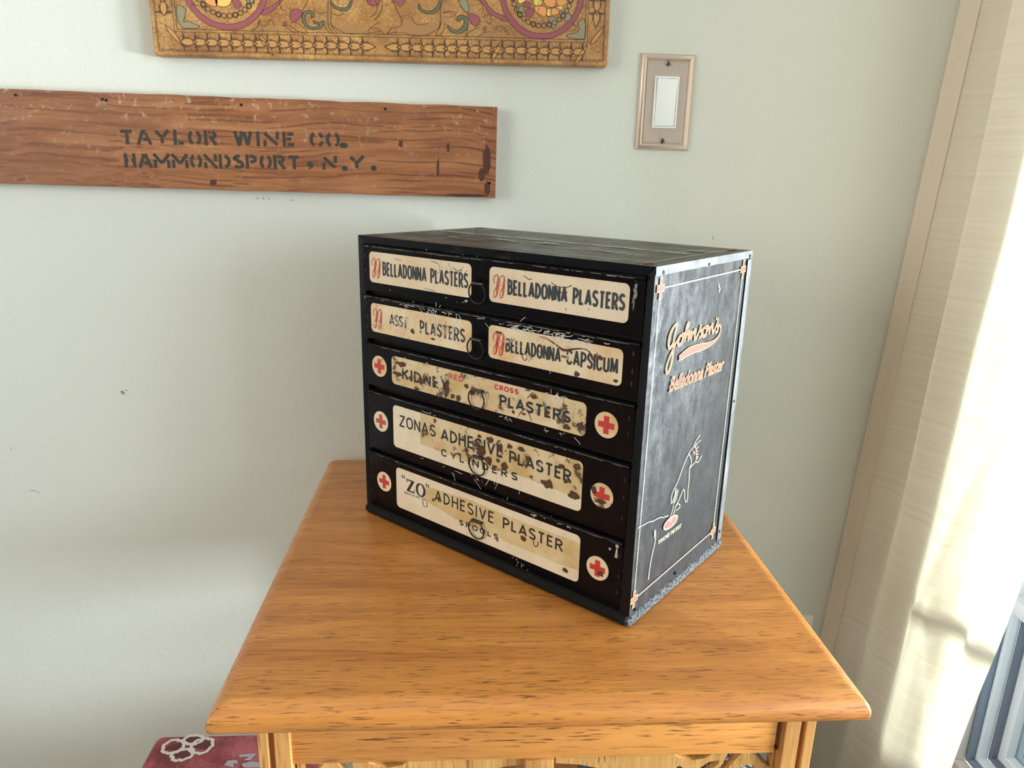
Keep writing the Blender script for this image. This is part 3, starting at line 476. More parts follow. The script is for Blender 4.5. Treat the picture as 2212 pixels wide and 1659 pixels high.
def fret(side, y):
    """sawn fretwork panel under the rail: arched lower edge and leaf-shaped piercings"""
    cu = bpy.data.curves.new('fret', 'CURVE'); cu.dimensions = '2D'; cu.fill_mode = 'BOTH'; cu.extrude = .0035
    outer = [(12, -83), (12, -92.8), (34, -95), (60, -101.6), (85, -112), (108, -128), (122, -146), (126, -170), (140, -182), (160, -178), (178, -190), (205, -196), (221, -200), (221, -83)]
    holes = [[(122.6, -86.7), (159, -86.6), (151.5, -91.2), (140.8, -93.5), (127.3, -90.5)], [(173.1, -86.5), (186.3, -86.4), (177.9, -98.8), (171, -109.3), (163, -118), (158, -120), (163, -108), (170, -97)],
     [(136, -112), (144.1, -105.8), (156.4, -95.5), (165.9, -94.2), (165.5, -98.4), (157.4, -105.6), (150, -114), (138, -120)], [(197.5, -87.2), (215.6, -86.7), (215, -103.7), (205.3, -97)],
     [(183, -112), (186.6, -101.2), (199, -100.5), (202, -108), (194, -118), (184, -120)], [(119, -110), (122, -105.1), (128.1, -98.9), (136.1, -105), (134, -112), (126, -116)],
     [(140, -128), (156, -124), (170, -130), (172, -146), (158, -158), (142, -150)], [(182, -130), (200, -126), (212, -134), (210, -160), (196, -172), (184, -156)]]
    for P in [outer]+holes:
        sp = cu.splines.new('POLY'); sp.points.add(len(P)-1); sp.use_cyclic_u = True
        for i, (a, b) in enumerate(P): sp.points[i].co = (side*a/1000, b/1000, 0, 1)
    t = bpy.data.objects.new('f', cu); C.collection.objects.link(t)
    me = bpy.data.meshes.new_from_object(t.evaluated_get(bpy.context.evaluated_depsgraph_get())); bpy.data.objects.remove(t)
    for v in me.vertices: v.co = (v.co.x+.0017, y+v.co.z, TZ+v.co.y)
    me.materials.clear(); me.materials.append(OAKF); me.name = 'fretwork_panel'
    o = bpy.data.objects.new('fretwork_panel', me); C.collection.objects.link(o); o.parent = tab
for s in (-1, 1): fret(s, yf+.012)
M().box(-.25, .25, -hy+.04, hy-.04, .135, .150).build('lower_shelf', OAKT, tab, bevel=.002)

# ------------------------------------------------------------ kilim pouf and the dark bag under the table
def m_kilim(base=(.28, .055, .065), hi=(.40, .10, .115), dk=(.17, .035, .04)):
    n = N('kilim_wool'); a = n.noise(n.coord((1, 1, 1), distort=.03, dscale=20), 22, 4, .7); w = n.noise(n.coord((60, 420, 420)), 1, 2, .6); w2 = n.noise(n.coord((420, 110, 110)), 1, 2)
    c = n.ramp(a, (.35, dk), (.5, base), (.62, hi)); c = n.mix(n.ramp(w, (.56, 0.), (.7, .6)), c, dk); c = n.mix(n.ramp(w2, (.58, 0.), (.68, .35)), c, (.45, .18, .17))
    return n.set(color=c, rough=.95).bump(n.math('ADD', w, w2), .6, .0012).m
KIL = m_kilim(); KX0, KX1, KY0, KY1, KZ = -.677, -.447, -.52, -.247, .40
pf = tag(empty('kilim_stool', ((KX0+KX1)/2, (KY0+KY1)/2, 0)), 'low stool covered in red woven kilim with cream lozenges, left of the table legs', 'stool')
px_, py_ = (KX0+KX1)/2, (KY0+KY1)/2
M().box(KX0-px_, KX1-px_, KY0-py_, KY1-py_, .10, KZ).build('kilim_cushion', KIL, pf, bevel=.011, seg=4)
for sx in (-1, 1):
    for sy in (-1, 1):
        lx, ly = sx*.09, sy*.11; M().loft([[(lx+a*k, ly+b*k, z) for a, b in ((-1, -1), (1, -1), (1, 1), (-1, 1))] for z, k in ((0, .011), (.105, .017))]).build('foot', OAKV, pf, bevel=.002)
def kf(z): return lambda a, b: (a/1000-px_, b/1000-py_, z)
def jag(P, amp, step=3.0):
    out = []
    for i in range(len(P)-1):
        n_ = max(1, int(math.dist(P[i], P[i+1])/step))
        for k in range(n_):
            t = k/n_; s_ = amp if k % 2 else -amp; dx, dy = P[i+1][0]-P[i][0], P[i+1][1]-P[i][1]; L = math.hypot(dx, dy) or 1
            out.append((P[i][0]+dx*t-dy/L*s_, P[i][1]+dy*t+dx/L*s_))
    return out+[P[-1]]
mr = M(); md = M(); mg = M()
for P in D['K_RING']: Q = jag(P+[P[0]], .8); Q[-1] = Q[0]; mr.ribbon(Q, 4.2, kf(KZ+.0006))
for P in D['K_DARK']: md.poly([kf(KZ+.0006)(*p) for p in P])
for P in D['K_GREY']: mg.poly([kf(KZ+.0006)(*p) for p in P])
mr.build('woven_outline', plain('cream_wool', (.56, .50, .44), .95), pf); md.build('woven_motif', plain('brown_wool', (.09, .025, .03), .95), pf); mg.build('woven_motif', plain('grey_wool', (.36, .31, .34), .95), pf)
bagm = M(); bag_pts = []
nb = 26; nh = 18
for j in range(nh+1):
    z = j/nh*.29; k = math.sin(min(1, (1-j/nh)*2.2)*math.pi/2)**.6 if j < nh else .04
    ring = []
    for i in range(nb):
        a = 2*math.pi*i/nb; q = 1+.16*noise.noise(v3(math.cos(a)*2.2, math.sin(a)*2.2, z*16)); ring.append((.140*k*q*math.cos(a), .10*k*q*math.sin(a), z))
    bag_pts.append(ring)
bagm.loft(bag_pts)
BAGM = N('black_plastic'); BAGM.set(color=(.006, .007, .012), rough=.2).bump(BAGM.noise(BAGM.coord((1, 1, 1), distort=.05, dscale=12), 26, 4, .6), 1., .02); BAGM = BAGM.m
bag = tag(bagm.build('bag', BAGM, smooth=True, ang=180), 'large glossy black plastic bag under the oak table, behind the right fretwork', 'bag')
bag.location = (.012, -.29, .150)
bag2 = bag.copy(); C.collection.objects.link(bag2); bag2.scale = (.46, .62, .78); bag2.rotation_euler = (0, 0, 1.1); bag2.location = (-.372, -.30, .150)
bag2['label'] = 'small black plastic bag between the kilim stool and the left fretwork'

# ------------------------------------------------------------ wall pieces
# small marks on the paint
SCF = plain('brown_scuff', (.30, .25, .15), .7); SCG = plain('grey_scuff', (.34, .34, .32), .7); fw_ = lambda a, b: (a, -.0004, b)
for (X, Z_, a, b, mt) in ((-.7816, .7951, .0026, .0030, SCF), (-.776, .799, .0010, .0012, SCF), (-.565, 1.0792, .0012, .0008, SCF), (-.557, 1.0795, .0016, .0009, SCF), (-.549, 1.0790, .0014, .0008, SCG), (-.519, 1.0780, .0010, .0009, SCG), (-.516, 1.0776, .0010, .0008, SCG), (-.934, .6375, .0050, .0008, SCG), (-.926, .6350, .0034, .0006, SCG), (.0867, 1.0370, .0006, .0036, SCG), (-.955, .705, .0012, .0010, SCG)):
    m_ = M(); m_.poly([fw_(X+a*math.cos(2*math.pi*k/10)*(1+.4*math.sin(k*5)), Z_+b*math.sin(2*math.pi*k/10)) for k in range(10)]); m_.build('scuff', mt, bpy.data.objects['wall_back'])
# switch plate
NICK = N('brushed_nickel'); nn = NICK.noise(NICK.coord((30, 30, 700)), 1, 3); NICK.set(color=(.70, .57, .48), metal=.55, rough=NICK.ramp(nn, (.3, .30), (.7, .40))); NICK = NICK.m
sw = tag(empty('light_switch', (0, 0, 1.22)), 'brushed nickel rocker light switch on the wall, right of the painting', 'light switch')
w2_, h2_ = .0378, .0625
def ringz(m, lv, plate=True):
    R = []
    for ins, y in lv: R.append([(-w2_+ins, -y, -h2_+ins), (w2_-ins, -y, -h2_+ins), (w2_-ins, -y, h2_-ins), (-w2_+ins, -y, h2_-ins)])
    m.loft(R, cap=False); return R
pm = M(); R = ringz(pm, [(0, 0), (0, .0022), (.0012, .0040), (.0035, .0060), (.0055, .0066), (.0075, .0056), (.0085, .0040), (.0092, .0034), (.0098, .0042), (.0112, .0042), (.0116, .0036)])
# flat centre with the rocker opening
yy = -.0036; ix, iz = w2_-.0116, h2_-.0116; rx_, rz_ = .0168, .0335
for a in ((-ix, -rx_, -iz, iz), (rx_, ix, -iz, iz), (-rx_, rx_, -iz, -rz_), (-rx_, rx_, rz_, iz)): pm.quad((a[0], yy, a[2]), (a[1], yy, a[2]), (a[1], yy, a[3]), (a[0], yy, a[3]))
pm.build('cover_plate', NICK, sw, weld=True, smooth=True, ang=28)
WP = plain('white_switch_plastic', (.95, .95, .93), .3)
rf = M()
for a in ((-rx_, -.0145, -rz_, rz_), (.0145, rx_, -rz_, rz_), (-.0145, .0145, -rz_, -.0312), (-.0145, .0145, .0312, rz_)): rf.box(a[0], a[1], -.0062, -.001, a[2], a[3])
rf.build('rocker_frame', WP, sw, bevel=.0005)
rk = M(); rk.loft([[(x, -.001, -.0306), (x, -.0052, -.0306), (x, -.0066, 0), (x, -.0088, .0306), (x, -.001, .0306)] for x in (-.0139, .0139)]); rk.build('rocker', WP, sw, bevel=.0005)
SCR = plain('steel_screw', (.30, .27, .24), .25, 1)
for z in (.0500, -.0500):
    s_ = M(); s_.loft([[(r*math.cos(2*math.pi*k/16), -y, z+r*math.sin(2*math.pi*k/16)) for k in range(16)] for r, y in ((.0034, .003), (.0034, .0052), (.0022, .0060), (.0004, .0062))]); b = s_.build('screw', SCR, sw, smooth=True)
    sl = M(); sl.box(-.003, .003, -.0066, -.0058, -.0005, .0005); q = sl.build('screw_slot', plain('slot_dark', (.02, .02, .02), .6), sw); q.location = (0, 0, z); q.rotation_euler = (0, .6, 0)
# outlet low on the wall
ol = tag(empty('wall_outlet', (.2905, 0, .345)), 'white outlet plate low on the dark wall beside the curtain', 'outlet')
M().box(-.036, .036, -.005, 0, -.0585, .0585).build('cover_plate', plain('outlet_plastic', (.88, .85, .84), .35), ol, bevel=.002)
for z in (.020, -.020):
    M().box(-.017, .017, -.0068, -.003, z-.014, z+.014).build('receptacle', WP, ol, bevel=.003)

# stencilled board
PINE = N('weathered_pine'); n = PINE
v = n.coord((2.2, 45, 45), distort=.04, dscale=5); g = n.noise(v, 1.3, 5, .6, .4)
c = n.ramp(g, (.20, (.17, .055, .022)), (.44, (.28, .100, .038)), (.60, (.36, .145, .058)), (.78, (.42, .19, .085)))
ln = n.noise(n.coord((3, 210, 210), distort=.045, dscale=3.5), 1.2, 2, .5); c = n.mix(n.ramp(ln, (.53, 0.), (.62, .62)), c, (.095, .028, .011))
gm = n.n('SeparateXYZ'); n.l(n.tc.outputs['Object'], gm.inputs[0])
grey = n.ramp(n.math('ADD', gm.outputs['X'], .75), (.0, .85), (.38, .0)); c = n.mix(n.math('MULTIPLY', grey, n.ramp(n.noise(n.coord(), 11, 4), (.3, .35), (.6, .8))), c, (.25, .125, .085))
up_ = n.ramp(gm.outputs['Z'], (.045, 0.), (.115, 1.)); scf = n.noise(n.coord((1, 1, 1), distort=.02, dscale=60), 95, 8, .78); c = n.mix(n.math('MULTIPLY', n.ramp(scf, (.565, 0.), (.63, .85)), n.math('ADD', n.math('MULTIPLY', up_, .75), .2)), c, (.56, .42, .30))
c = n.mix(n.ramp(n.noise(n.coord((3, 9, 9)), 3, 3), (.52, 0.), (.7, .45)), c, (.17, .062, .03))
n.set(color=c, rough=.62, spec=.35).bump(n.math('ADD', ln, n.math('MULTIPLY', scf, .5)), .45, .0009); PINE = n.m
bt = .0075
brd = tag(empty('stencilled_board', (-.2339, 0, 1.0874), (0, bt, 0)), 'weathered reddish-brown plank with two lines of black stencilled capitals, on the wall', 'sign board')
bL, bH = 1.02, .1192
pl = M(); nx = 60
def bedge(x, top): return (bH if top else 0)+.0011*noise.noise(v3(x*22, 3 if top else 8, 0))+.0005*noise.noise(v3(x*120, 1, top))
pl.loft([[(x, 0, bedge(x, 0)), (x, -.0195, bedge(x, 0)), (x, -.0200, bedge(x, 0)+.0006), (x, -.0200, bedge(x, 1)-.0006), (x, -.0195, bedge(x, 1)), (x, 0, bedge(x, 1))] for x in [-bL+bL*i/nx for i in range(nx+1)]])
pl.build('plank', PINE, brd, smooth=True, ang=30)
INK = printed('stencil_ink', (.035, .03, .022), .85, 130, .7, .60)
tx = M(); fb = lambda a, b: (a, -.0202, b)
def bl(X, Z):
    dx, dz = X+.2339, Z-1.0874; return dx*math.cos(bt)-dz*math.sin(bt), dx*math.sin(bt)+dz*math.cos(bt)
def stencil(text, a, b, h, gap):
    (x0, z0), (x1, z1) = bl(*a), bl(*b); letters(tx, text, x0, z0, x1, z1, h, .0042, fb, gap=gap, glyphs=STEN)
k_ = (.4217-.7319)
stencil('TAYLOR', (-.7319, 1.1462), (-.6085, 1.1477), .0195, .30); stencil('WINE', (-.5835, 1.1478), (-.5060, 1.1488), .0190, .30); stencil('CO', (-.4830, 1.1490), (-.4470, 1.1495), .0195, .26)
stencil('HAMMONDSPORT', (-.7290, 1.1166), (-.5010, 1.1198), .0185, .26); stencil('N', (-.4675, 1.1203), (-.4520, 1.1205), .0180, .2); stencil('Y', (-.4315, 1.1210), (-.4150, 1.1212), .0185, .2)
x, z = bl(-.4860, 1.1265); tx.disc((x, z), .0036, fb, rz=.0036); tx.ribbon([(x+.0026, z+.001), (x+.0024, z-.003), (x-.0024, z-.0068)], [.0030, .0026, .0006], fb)
for X, Z, r, rz in ((-.4395, 1.1225, .0038, .0034), (-.4005, 1.1235, .0040, .0036), (-.4400, 1.1522, .0058, .0036)): x, z = bl(X, Z); tx.disc((x, z), r, fb, rz=rz)
tx.build('stencil_lettering', INK, brd)
HOLE = plain('nail_hole_dark', (.012, .008, .006), .9)
for X, Z in ((-.8587, 1.2040), (-.7497, 1.2020), (-.5720, 1.2000), (-.3830, 1.2000), (-.2420, 1.1075), (-.745, 1.201)):
    x, z = bl(X, Z); m_ = M(); m_.disc((x, z), .0021, fb, 12, .0019); m_.build('nail_hole', HOLE, brd)
STN = printed('dark_stain', (.075, .022, .012), .5, 40, .7, .56)
def blob(mb, c, rx, rz, f, seed=0, n=22, rough=.45):
    mb.poly([f(c[0]+rx*math.cos(2*math.pi*k/n)*(1+rough*noise.noise(v3(math.cos(2*math.pi*k/n)*1.6, math.sin(2*math.pi*k/n)*1.6, seed))), c[1]+rz*math.sin(2*math.pi*k/n)*(1+rough*noise.noise(v3(math.cos(2*math.pi*k/n)*2.2, math.sin(2*math.pi*k/n)*2.2, seed+9)))) for k in range(n)])
ms = M()
for X, Z, a, b in ((-.2460, 1.1370, .0055, .019), (-.2530, 1.1180, .0045, .009), (-.2450, 1.1000, .0040, .009), (-.2720, 1.0905, .030, .0020), (-.3630, 1.1560, .003, .0045), (-.6170, 1.1000, .0045, .004), (-.2990, 1.1530, .002, .006), (-.3130, 1.1250, .0018, .012)):
    ms = M(); blob(ms, bl(X, Z), a, b, fb, X*40); ms.build('stain', STN, brd)

# painted panel
th = .0076
pan = tag(empty('painted_panel', (-.0867, 0, 1.259), (0, -th, 0)), 'gilt crackled panel painted with plum ribbons, scrolls and flowers, high on the wall', 'painting')
GOLD = N('crackled_gilt'); n = GOLD
a = n.noise(n.coord(), 30, 6, .65); b = n.noise(n.coord(), 6, 3); c = n.ramp(a, (.3, (.33, .135, .036)), (.5, (.52, .245, .070)), (.7, (.72, .40, .13)))
c = n.mix(n.ramp(b, (.35, .55), (.6, .0)), c, (.34, .165, .065))
ed = n.vor(n.coord((1, 1, 1), distort=.006, dscale=90), 150, 'DISTANCE_TO_EDGE'); c = n.mix(n.ramp(ed, (.0, .75), (.055, .0)), c, (.16, .08, .03))
fl = n.noise(n.coord(), 210, 5, .8); c = n.mix(n.ramp(fl, (.67, 0.), (.72, .7)), c, (.85, .72, .50))
n.set(color=c, rough=.42, spec=.45).bump(n.math('ADD', n.ramp(ed, (.0, 0.), (.06, 1.)), n.math('MULTIPLY', a, .4)), .35, .0007); GOLD = n.m
PW, PH = -.5902, .42; pz = .0024
pb = M(); pb.box(PW, 0, -.0215, 0, pz, pz+PH); pb.build('wood_panel', GOLD, pan, bevel=.0022, seg=3)
fp = lambda l: (lambda a, b: (a/1000, -.0215-.00012*l, b/1000))
def pmat(name, col, lo=.64, sc=120): return printed(name, col, .75, sc, .5, lo)
PL = pmat('plum_paint', (.33, .085, .10)); GR = pmat('green_paint', (.14, .15, .08)); LF = pmat('sage_paint', (.30, .25, .14)); OG = pmat('orange_paint', (.80, .33, .10)); YL = pmat('yellow_paint', (.85, .55, .13)); DK = pmat('umber_line', (.060, .035, .022), .69); BR = pmat('brown_wash', (.38, .19, .07), .60, 60); LG = pmat('pale_gilt', (.58, .275, .085), .60, 90)
mb_ = M()
for i_, P in enumerate(D['P_BROWN']): mb_ = M(); mb_.poly([fp(1+.07*i_)(*q) for q in smooth_path(P+[P[0]], 4)[:-1]]); mb_.build('painted_shadow', BR, pan)
m1 = M(); ml = M()
for (X, Z) in ((-494, 89.6), (-90.1, 88.5)):
    circ = [(X+51.5*math.cos(2*math.pi*k/72), Z+51.5*math.sin(2*math.pi*k/72)) for k in range(73)]; circ[-1] = circ[0]
    m1 = M(); m1.ribbon(circ, 6.6, fp(2)); m1.build('painted_ribbon', PL, pan)
    for rr in (48.0, 55.0): cc = [(X+rr*math.cos(2*math.pi*k/72), Z+rr*math.sin(2*math.pi*k/72)) for k in range(73)]; cc[-1] = cc[0]; ml.ribbon(cc, .5, fp(3))
    for k in range(34):                                         # string of beads inside the ring
        a_ = 2*math.pi*k/34; bx_, bz_ = X+38.5*math.cos(a_), Z+38.5*math.sin(a_); q = [(bx_+3.0*math.cos(2*math.pi*j/12), bz_+3.0*math.sin(2*math.pi*j/12)) for j in range(13)]; q[-1] = q[0]; ml.ribbon(q, .8 if k % 3 else 1.5, fp(3))
for i_, P in enumerate(D['P_PLUM']): S_ = smooth_path(P+[P[0]], 4); mq = M(); mq.poly([fp(2+.06*i_)(*q) for q in S_[:-1]]); mq.build('painted_bud', PL, pan); ml.ribbon(S_, .5, fp(3))
for key, nm, mt, lw in (('P_GREEN', 'painted_scroll', GR, .8), ('P_LEAF', 'painted_leaf', LF, .6), ('P_ORG', 'painted_flower', OG, .5), ('P_YEL', 'painted_flower', YL, .5)):
    for i_, P in enumerate(D[key]): S_ = smooth_path(P+[P[0]], 4); m_ = M(); m_.poly([fp(2.1+.07*i_)(*q) for q in S_[:-1]]); m_.build(nm, mt, pan); ml.ribbon(S_, lw, fp(3))
for P in D['P_LINE']: ml.ribbon(smooth_path(P, 5), .55, fp(3))
# ruled border lines, leaf chain and ties
for ins, w_ in ((32.0, .6), (28.6, .5), (6.0, .5), (7.6, .35)):
    q = [(-590.2+ins, 2.4+ins), (-ins, 2.4+ins), (-ins, 2.4+420-ins), (-590.2+ins, 2.4+420-ins), (-590.2+ins, 2.4+ins)]; ml.ribbon(q, w_, fp(3))
mlf = M()
def pointed(cx_, cz_, L, Wd, ang):
    pts = []; n_ = 9
    for k in range(n_+1): t = k/n_; pts.append((-L/2+L*t, Wd/2*math.sin(math.pi*t**.8)))
    pts += [(p[0], -p[1]) for p in pts[-2:0:-1]]; ca, sa = math.cos(ang), math.sin(ang); return [(cx_+ca*p[0]-sa*p[1], cz_+sa*p[0]+ca*p[1]) for p in pts]
def leafchain(x0, x1, z, d, vert=False):
    st_ = 15.2; k = 0; x = x0
    while (x < x1):
        c_ = (x, z) if not vert else (z, x); an = (0 if d > 0 else math.pi)+(math.pi/2 if vert else 0)
        P = pointed(c_[0], c_[1], 21, 8.6, an); mlf.poly([fp(1+.1*(k % 3))(*q) for q in P]); ml.ribbon(P+[P[0]], .95, fp(3))
        for s_ in (-1, 1):
            e = [(x-d*7.5, z+s_*3), (x-d*6.2, z+s_*8), (x-d*7.0, z+s_*10.8)]
            ml.ribbon([(b_, a_) for a_, b_ in e] if vert else e, 1.3, fp(3))
            for j in range(8):
                ex = x-d*(7.2-j*1.3); e = [(ex, z+s_*(4.4+.2*j)), (ex+.8*math.sin(j*3+x), z+s_*(5.6+(j*7+k) % 3-.2*j))]; ml.ribbon([(b_, a_) for a_, b_ in e] if vert else e, .7, fp(3))
        x += st_; k += 1
leafchain(-545, -310, 19.4, 1); leafchain(-284, -38, 19.4, -1); leafchain(60, 400, -17.5, -1, True); leafchain(60, 400, -572.5, 1, True)
for cx_, cz_, an in ((-563, 27, -.9), (-447, 18, -1.0), (-148, 18, 1.05), (-36, 16, 1.0), (-15, 40, .9)):
    P = pointed(cx_, cz_, 30, 5.4, an); mlf.poly([fp(2.5)(*q) for q in P]); ml.ribbon(P+[P[0]], .7, fp(3.2))
tag(mlf.build('painted_garland', LG, pan), kind='stuff'); tag(ml.build('painted_outline', DK, pan), kind='stuff')

# ------------------------------------------------------------ tin drawer cabinet
w, d, h = .3878, .2150, .3414; BZ = .012
ang_ = .7349; cl = (-.1116-w*math.cos(ang_), -.4556+w*math.sin(ang_), TZ)
cab = tag(empty('drawer_cabinet', cl, (0, 0, -ang_)), 'black painted tin cabinet of five labelled drawers standing askew on the oak table', 'cabinet')
def Z(mm): return BZ+mm/1000
FELT = N('felted_base'); nf = FELT.noise(FELT.coord(), 420, 5, .8); FELT.set(color=FELT.ramp(nf, (.42, (.009, .0075, .0075)), (.70, (.022, .02, .02))), rough=.85, spec=.15).bump(nf, .8, .0012)
fx_ = FELT.n('SeparateXYZ'); FELT.l(FELT.tc.outputs['Object'], fx_.inputs[0])
FELT.set(color=FELT.mix(FELT.math('MULTIPLY', FELT.ramp(FELT.math('MULTIPLY', fx_.outputs['X'], 2.), (.768, 0.), (.778, 1.)), FELT.ramp(nf, (.44, .05), (.58, .9))), FELT.ramp(nf, (.42, (.009, .0075, .0075)), (.70, (.022, .02, .02))), (.26, .255, .26))); FELT = FELT.m
bs = M(); rr = []
for ins, z in ((.0015, 0), (-.0015, .0015), (-.003, .004), (-.003, .008), (-.0015, .0108), (.003, .0125)):
    ring = []
    for (sx, sy, a0) in ((1, 1, 0), (0, 1, 90), (0, 0, 180), (1, 0, 270)):
        for k in range(4):
            a = math.radians(a0+30*k); r = .005; X = (w-ins-r if sx else ins+r); Y = (d-ins-r if sy else ins+r); ring.append((X+r*math.cos(a), Y+r*math.sin(a), z))
    rr.append(ring)
bs.loft(rr); bs.build('plinth', FELT, cab, smooth=True, ang=60)
H = Z(h*1000)
# shell panels
sp_ = M(); nzv = 24
def side_pt(x, y, z): return (x+.0007*noise.noise(v3(y*18, z*14, 3)), y, z)
ny = 16
for a in range(ny):
    for b in range(nzv):
        y0_, y1_ = .001+(d-.012)*a/ny, .001+(d-.012)*(a+1)/ny; z0_, z1_ = BZ+(h-.006)*b/nzv, BZ+(h-.006)*(b+1)/nzv
        sp_.quad(side_pt(w-.0006, y0_, z0_), side_pt(w-.0006, y1_, z0_), side_pt(w-.0006, y1_, z1_), side_pt(w-.0006, y0_, z1_))
sp_.build('side_panel', SIDE, cab, weld=True, smooth=True)
M().box(w-.004, w-.0016, .004, d-.004, BZ, H-.003).build('side_core', BP, cab)
M().box(0, .0012, .002, d, BZ, H-.002).build('side_panel', BP, cab)
M().box(.001, w-.001, d-.0012, d, BZ, H-.002).build('back_panel', BP, cab)
M().box(.001, w-.004, .01, d-.002, BZ, BZ+.001).build('bottom_panel', BP, cab)
tp = M(); nx_ = 30
for a in range(nx_):
    for b in range(10):
        def q_(i, j): X = w*i/nx_; Y = d*j/10; return (X, Y, H+.0007*noise.noise(v3(X*14, Y*14, 1))*(0 if j in (0, 10) or i in (0, nx_) else 1))
        tp.quad(q_(a, b), q_(a+1, b), q_(a+1, b+1), q_(a, b+1))
tp.build('top_panel', TOPM, cab, weld=True, smooth=True)
# folded flange down the side of the lid, with its cut mitre and rivets
fl_ = M(); nn_ = 26
def fe(y): return .0078+.0006*noise.noise(v3(y*60, 0, 4))
for i in range(nn_):
    y0_, y1_ = .0+d*i/nn_, d*(i+1)/nn_
    fl_.quad((w+.0006, y0_, H), (w+.0006, y1_, H), (w+.0008+.0004*noise.noise(v3(y1_*50, 2, 2)), y1_, H-fe(y1_)), (w+.0008+.0004*noise.noise(v3(y0_*50, 2, 2)), y0_, H-fe(y0_)))
fl_.build('lid_flange', BRUSH, cab, weld=True)
bf = M(); bf.box(w-.0006, w+.0008, d-.0105, d+.0003, BZ+.001, H-.009); bf.build('back_flange', BRUSH, cab, bevel=.0004)
M().box(w-.0004, w+.0009, d-.0122, d-.0112, BZ+.002, H-.010).build('seam_shadow_gap', plain('seam_dark', (.004, .004, .004), .8), cab)
for (a, b) in ((13, 336.6-1), (105.9, 336.2-1), (207.5, 336), (96.2, 6), (9.9, 4.5), (208, 173.9), (208.5, 12)):
    r_ = M(); r_.loft([[(w+.0004+x_, a/1000+rr_*math.cos(2*math.pi*k/10), Z(b)+rr_*math.sin(2*math.pi*k/10)) for k in range(10)] for rr_, x_ in ((.0019, 0), (.0016, .0009), (.0005, .0012))]); r_.build('rivet', BP, cab, smooth=True)
# front frame: mitred face flanges that slope in towards the drawers, two dents in the top one
def topfl(x, t):
    dn = .0016*math.exp(-((x-.150)/.007)**2)+.0022*math.exp(-((x-.218)/.006)**2)
    return (x, t*.0022+dn*math.sin(math.pi*min(1, t*.9)), H-t*.0088-(dn*.4 if t == 0 else 0))
ff = M(); NX = 60
for i in range(NX):
    for j in range(4):
        def P_(i_, j_): t = j_/4; x = t*.0082+(w-.0015-t*.0160)*i_/NX*(1)+0; return topfl(x, t)
        ff.quad(P_(i, j), P_(i+1, j), P_(i+1, j+1), P_(i, j+1))
ff.build('front_flange', BP, cab, weld=True, smooth=True)
lf = M(); lf.quad((0, 0, BZ), (.0082, .0022, BZ), (.0082, .0022, H-.0088), (0, 0, H)); lf.quad((.0082, .0022, BZ), (.0082, .010, BZ), (.0082, .010, H-.0088), (.0082, .0022, H-.0088)); lf.build('front_flange', BP, cab)
rf_ = M()
def xr(z): return .3748+.0045*(z-BZ)/h                               # inner edge of the right stile
rf_.quad((w, 0, BZ), (w, 0, H), (xr(H)+.0006, .0022, H-.0088), (xr(BZ), .0022, BZ)); rf_.quad((xr(BZ), .0022, BZ), (xr(BZ), .010, BZ), (xr(H), .010, H-.0088), (xr(H)+.0006, .0022, H-.0088)); rf_.build('front_flange', BP, cab)
M().box(.004, w-.006, .012, .014, BZ, H-.004).build('inner_darkness_board', plain('inside_black', (.003, .003, .003), .9), cab)
ms_ = M(); ms_.ribbon([(.0004, H-.0002), (.0084, H-.009)], .0006, lambda a, b: (a, .0006+(a)*.2, b)); ms_.build('mitre_seam', plain('seam_dark', (.004, .004, .004), .8), cab); ms_ = M(); ms_.ribbon([(w-.0004, H-.0002), (xr(H), H-.009)], .0006, lambda a, b: (a, .0006+(w-a)*.2, b)); ms_.build('mitre_seam', plain('seam_dark', (.004, .004, .004), .8), cab)

CR1 = cream('label_cream_clean', (.80, .65, .47), (.70, .46, .27), (.10, .05, .02), .55, .25, .66)
CR2 = cream('label_cream_scratched', (.82, .66, .45), (.70, .40, .15), (.10, .045, .015), .9, .75, .60)
CR3 = cream('label_cream_rusted', (.77, .60, .39), (.58, .37, .13), (.075, .035, .012), .9, .95, .545)
CR4 = cream('label_cream_pale', (.84, .71, .54), (.65, .52, .34), (.14, .08, .04), .5, .35, .68)
CR5 = cream('label_yellowed_patch', (.74, .58, .35), (.56, .37, .13), (.075, .03, .01), .9, .95, .545)
CR6 = cream('label_tape_stain', (.77, .60, .36), (.58, .39, .15), (.10, .05, .02), .9, .3, .66)
BLKINK = {k: printed('black_lettering_'+k, (.010, .014, .022), wv, 75, .4, lo) for k, wv, lo in (('clean', .0, .7), ('light', .85, .66), ('mid', .95, .60), ('heavy', 1., .555))}
REDI = printed('red_lettering', (.50, .085, .045), .7, 90, .45, .64); ORI = printed('orange_red_lettering', (.50, .10, .045), .5, 90, .45, .64); REDX = printed('red_cross', (.56, .035, .025), .7, 80, .4, .66)
RUST = printed('rust_stain', (.085, .028, .010), .6, 110, .7, .56)
SCRW = printed('scratch_white', (.78, .75, .70), .8, 160, .5, .56)
WIRE = plain('dark_wire', (.028, .020, .018), .35, .6)
YD = .0016
def fl(l): return lambda a, b: (a/1000, YD-.00013*l, Z(b))
def rrect(x0, x1, z0, z1, r=5.5, n=6):
    P = []
    for cx_, cz_, a0 in ((x1-r, z1-r, 0), (x0+r, z1-r, 90), (x0+r, z0+r, 180), (x1-r, z0+r, 270)): P += arc(cx_, cz_, r, r, a0, a0+90, n)
    return P
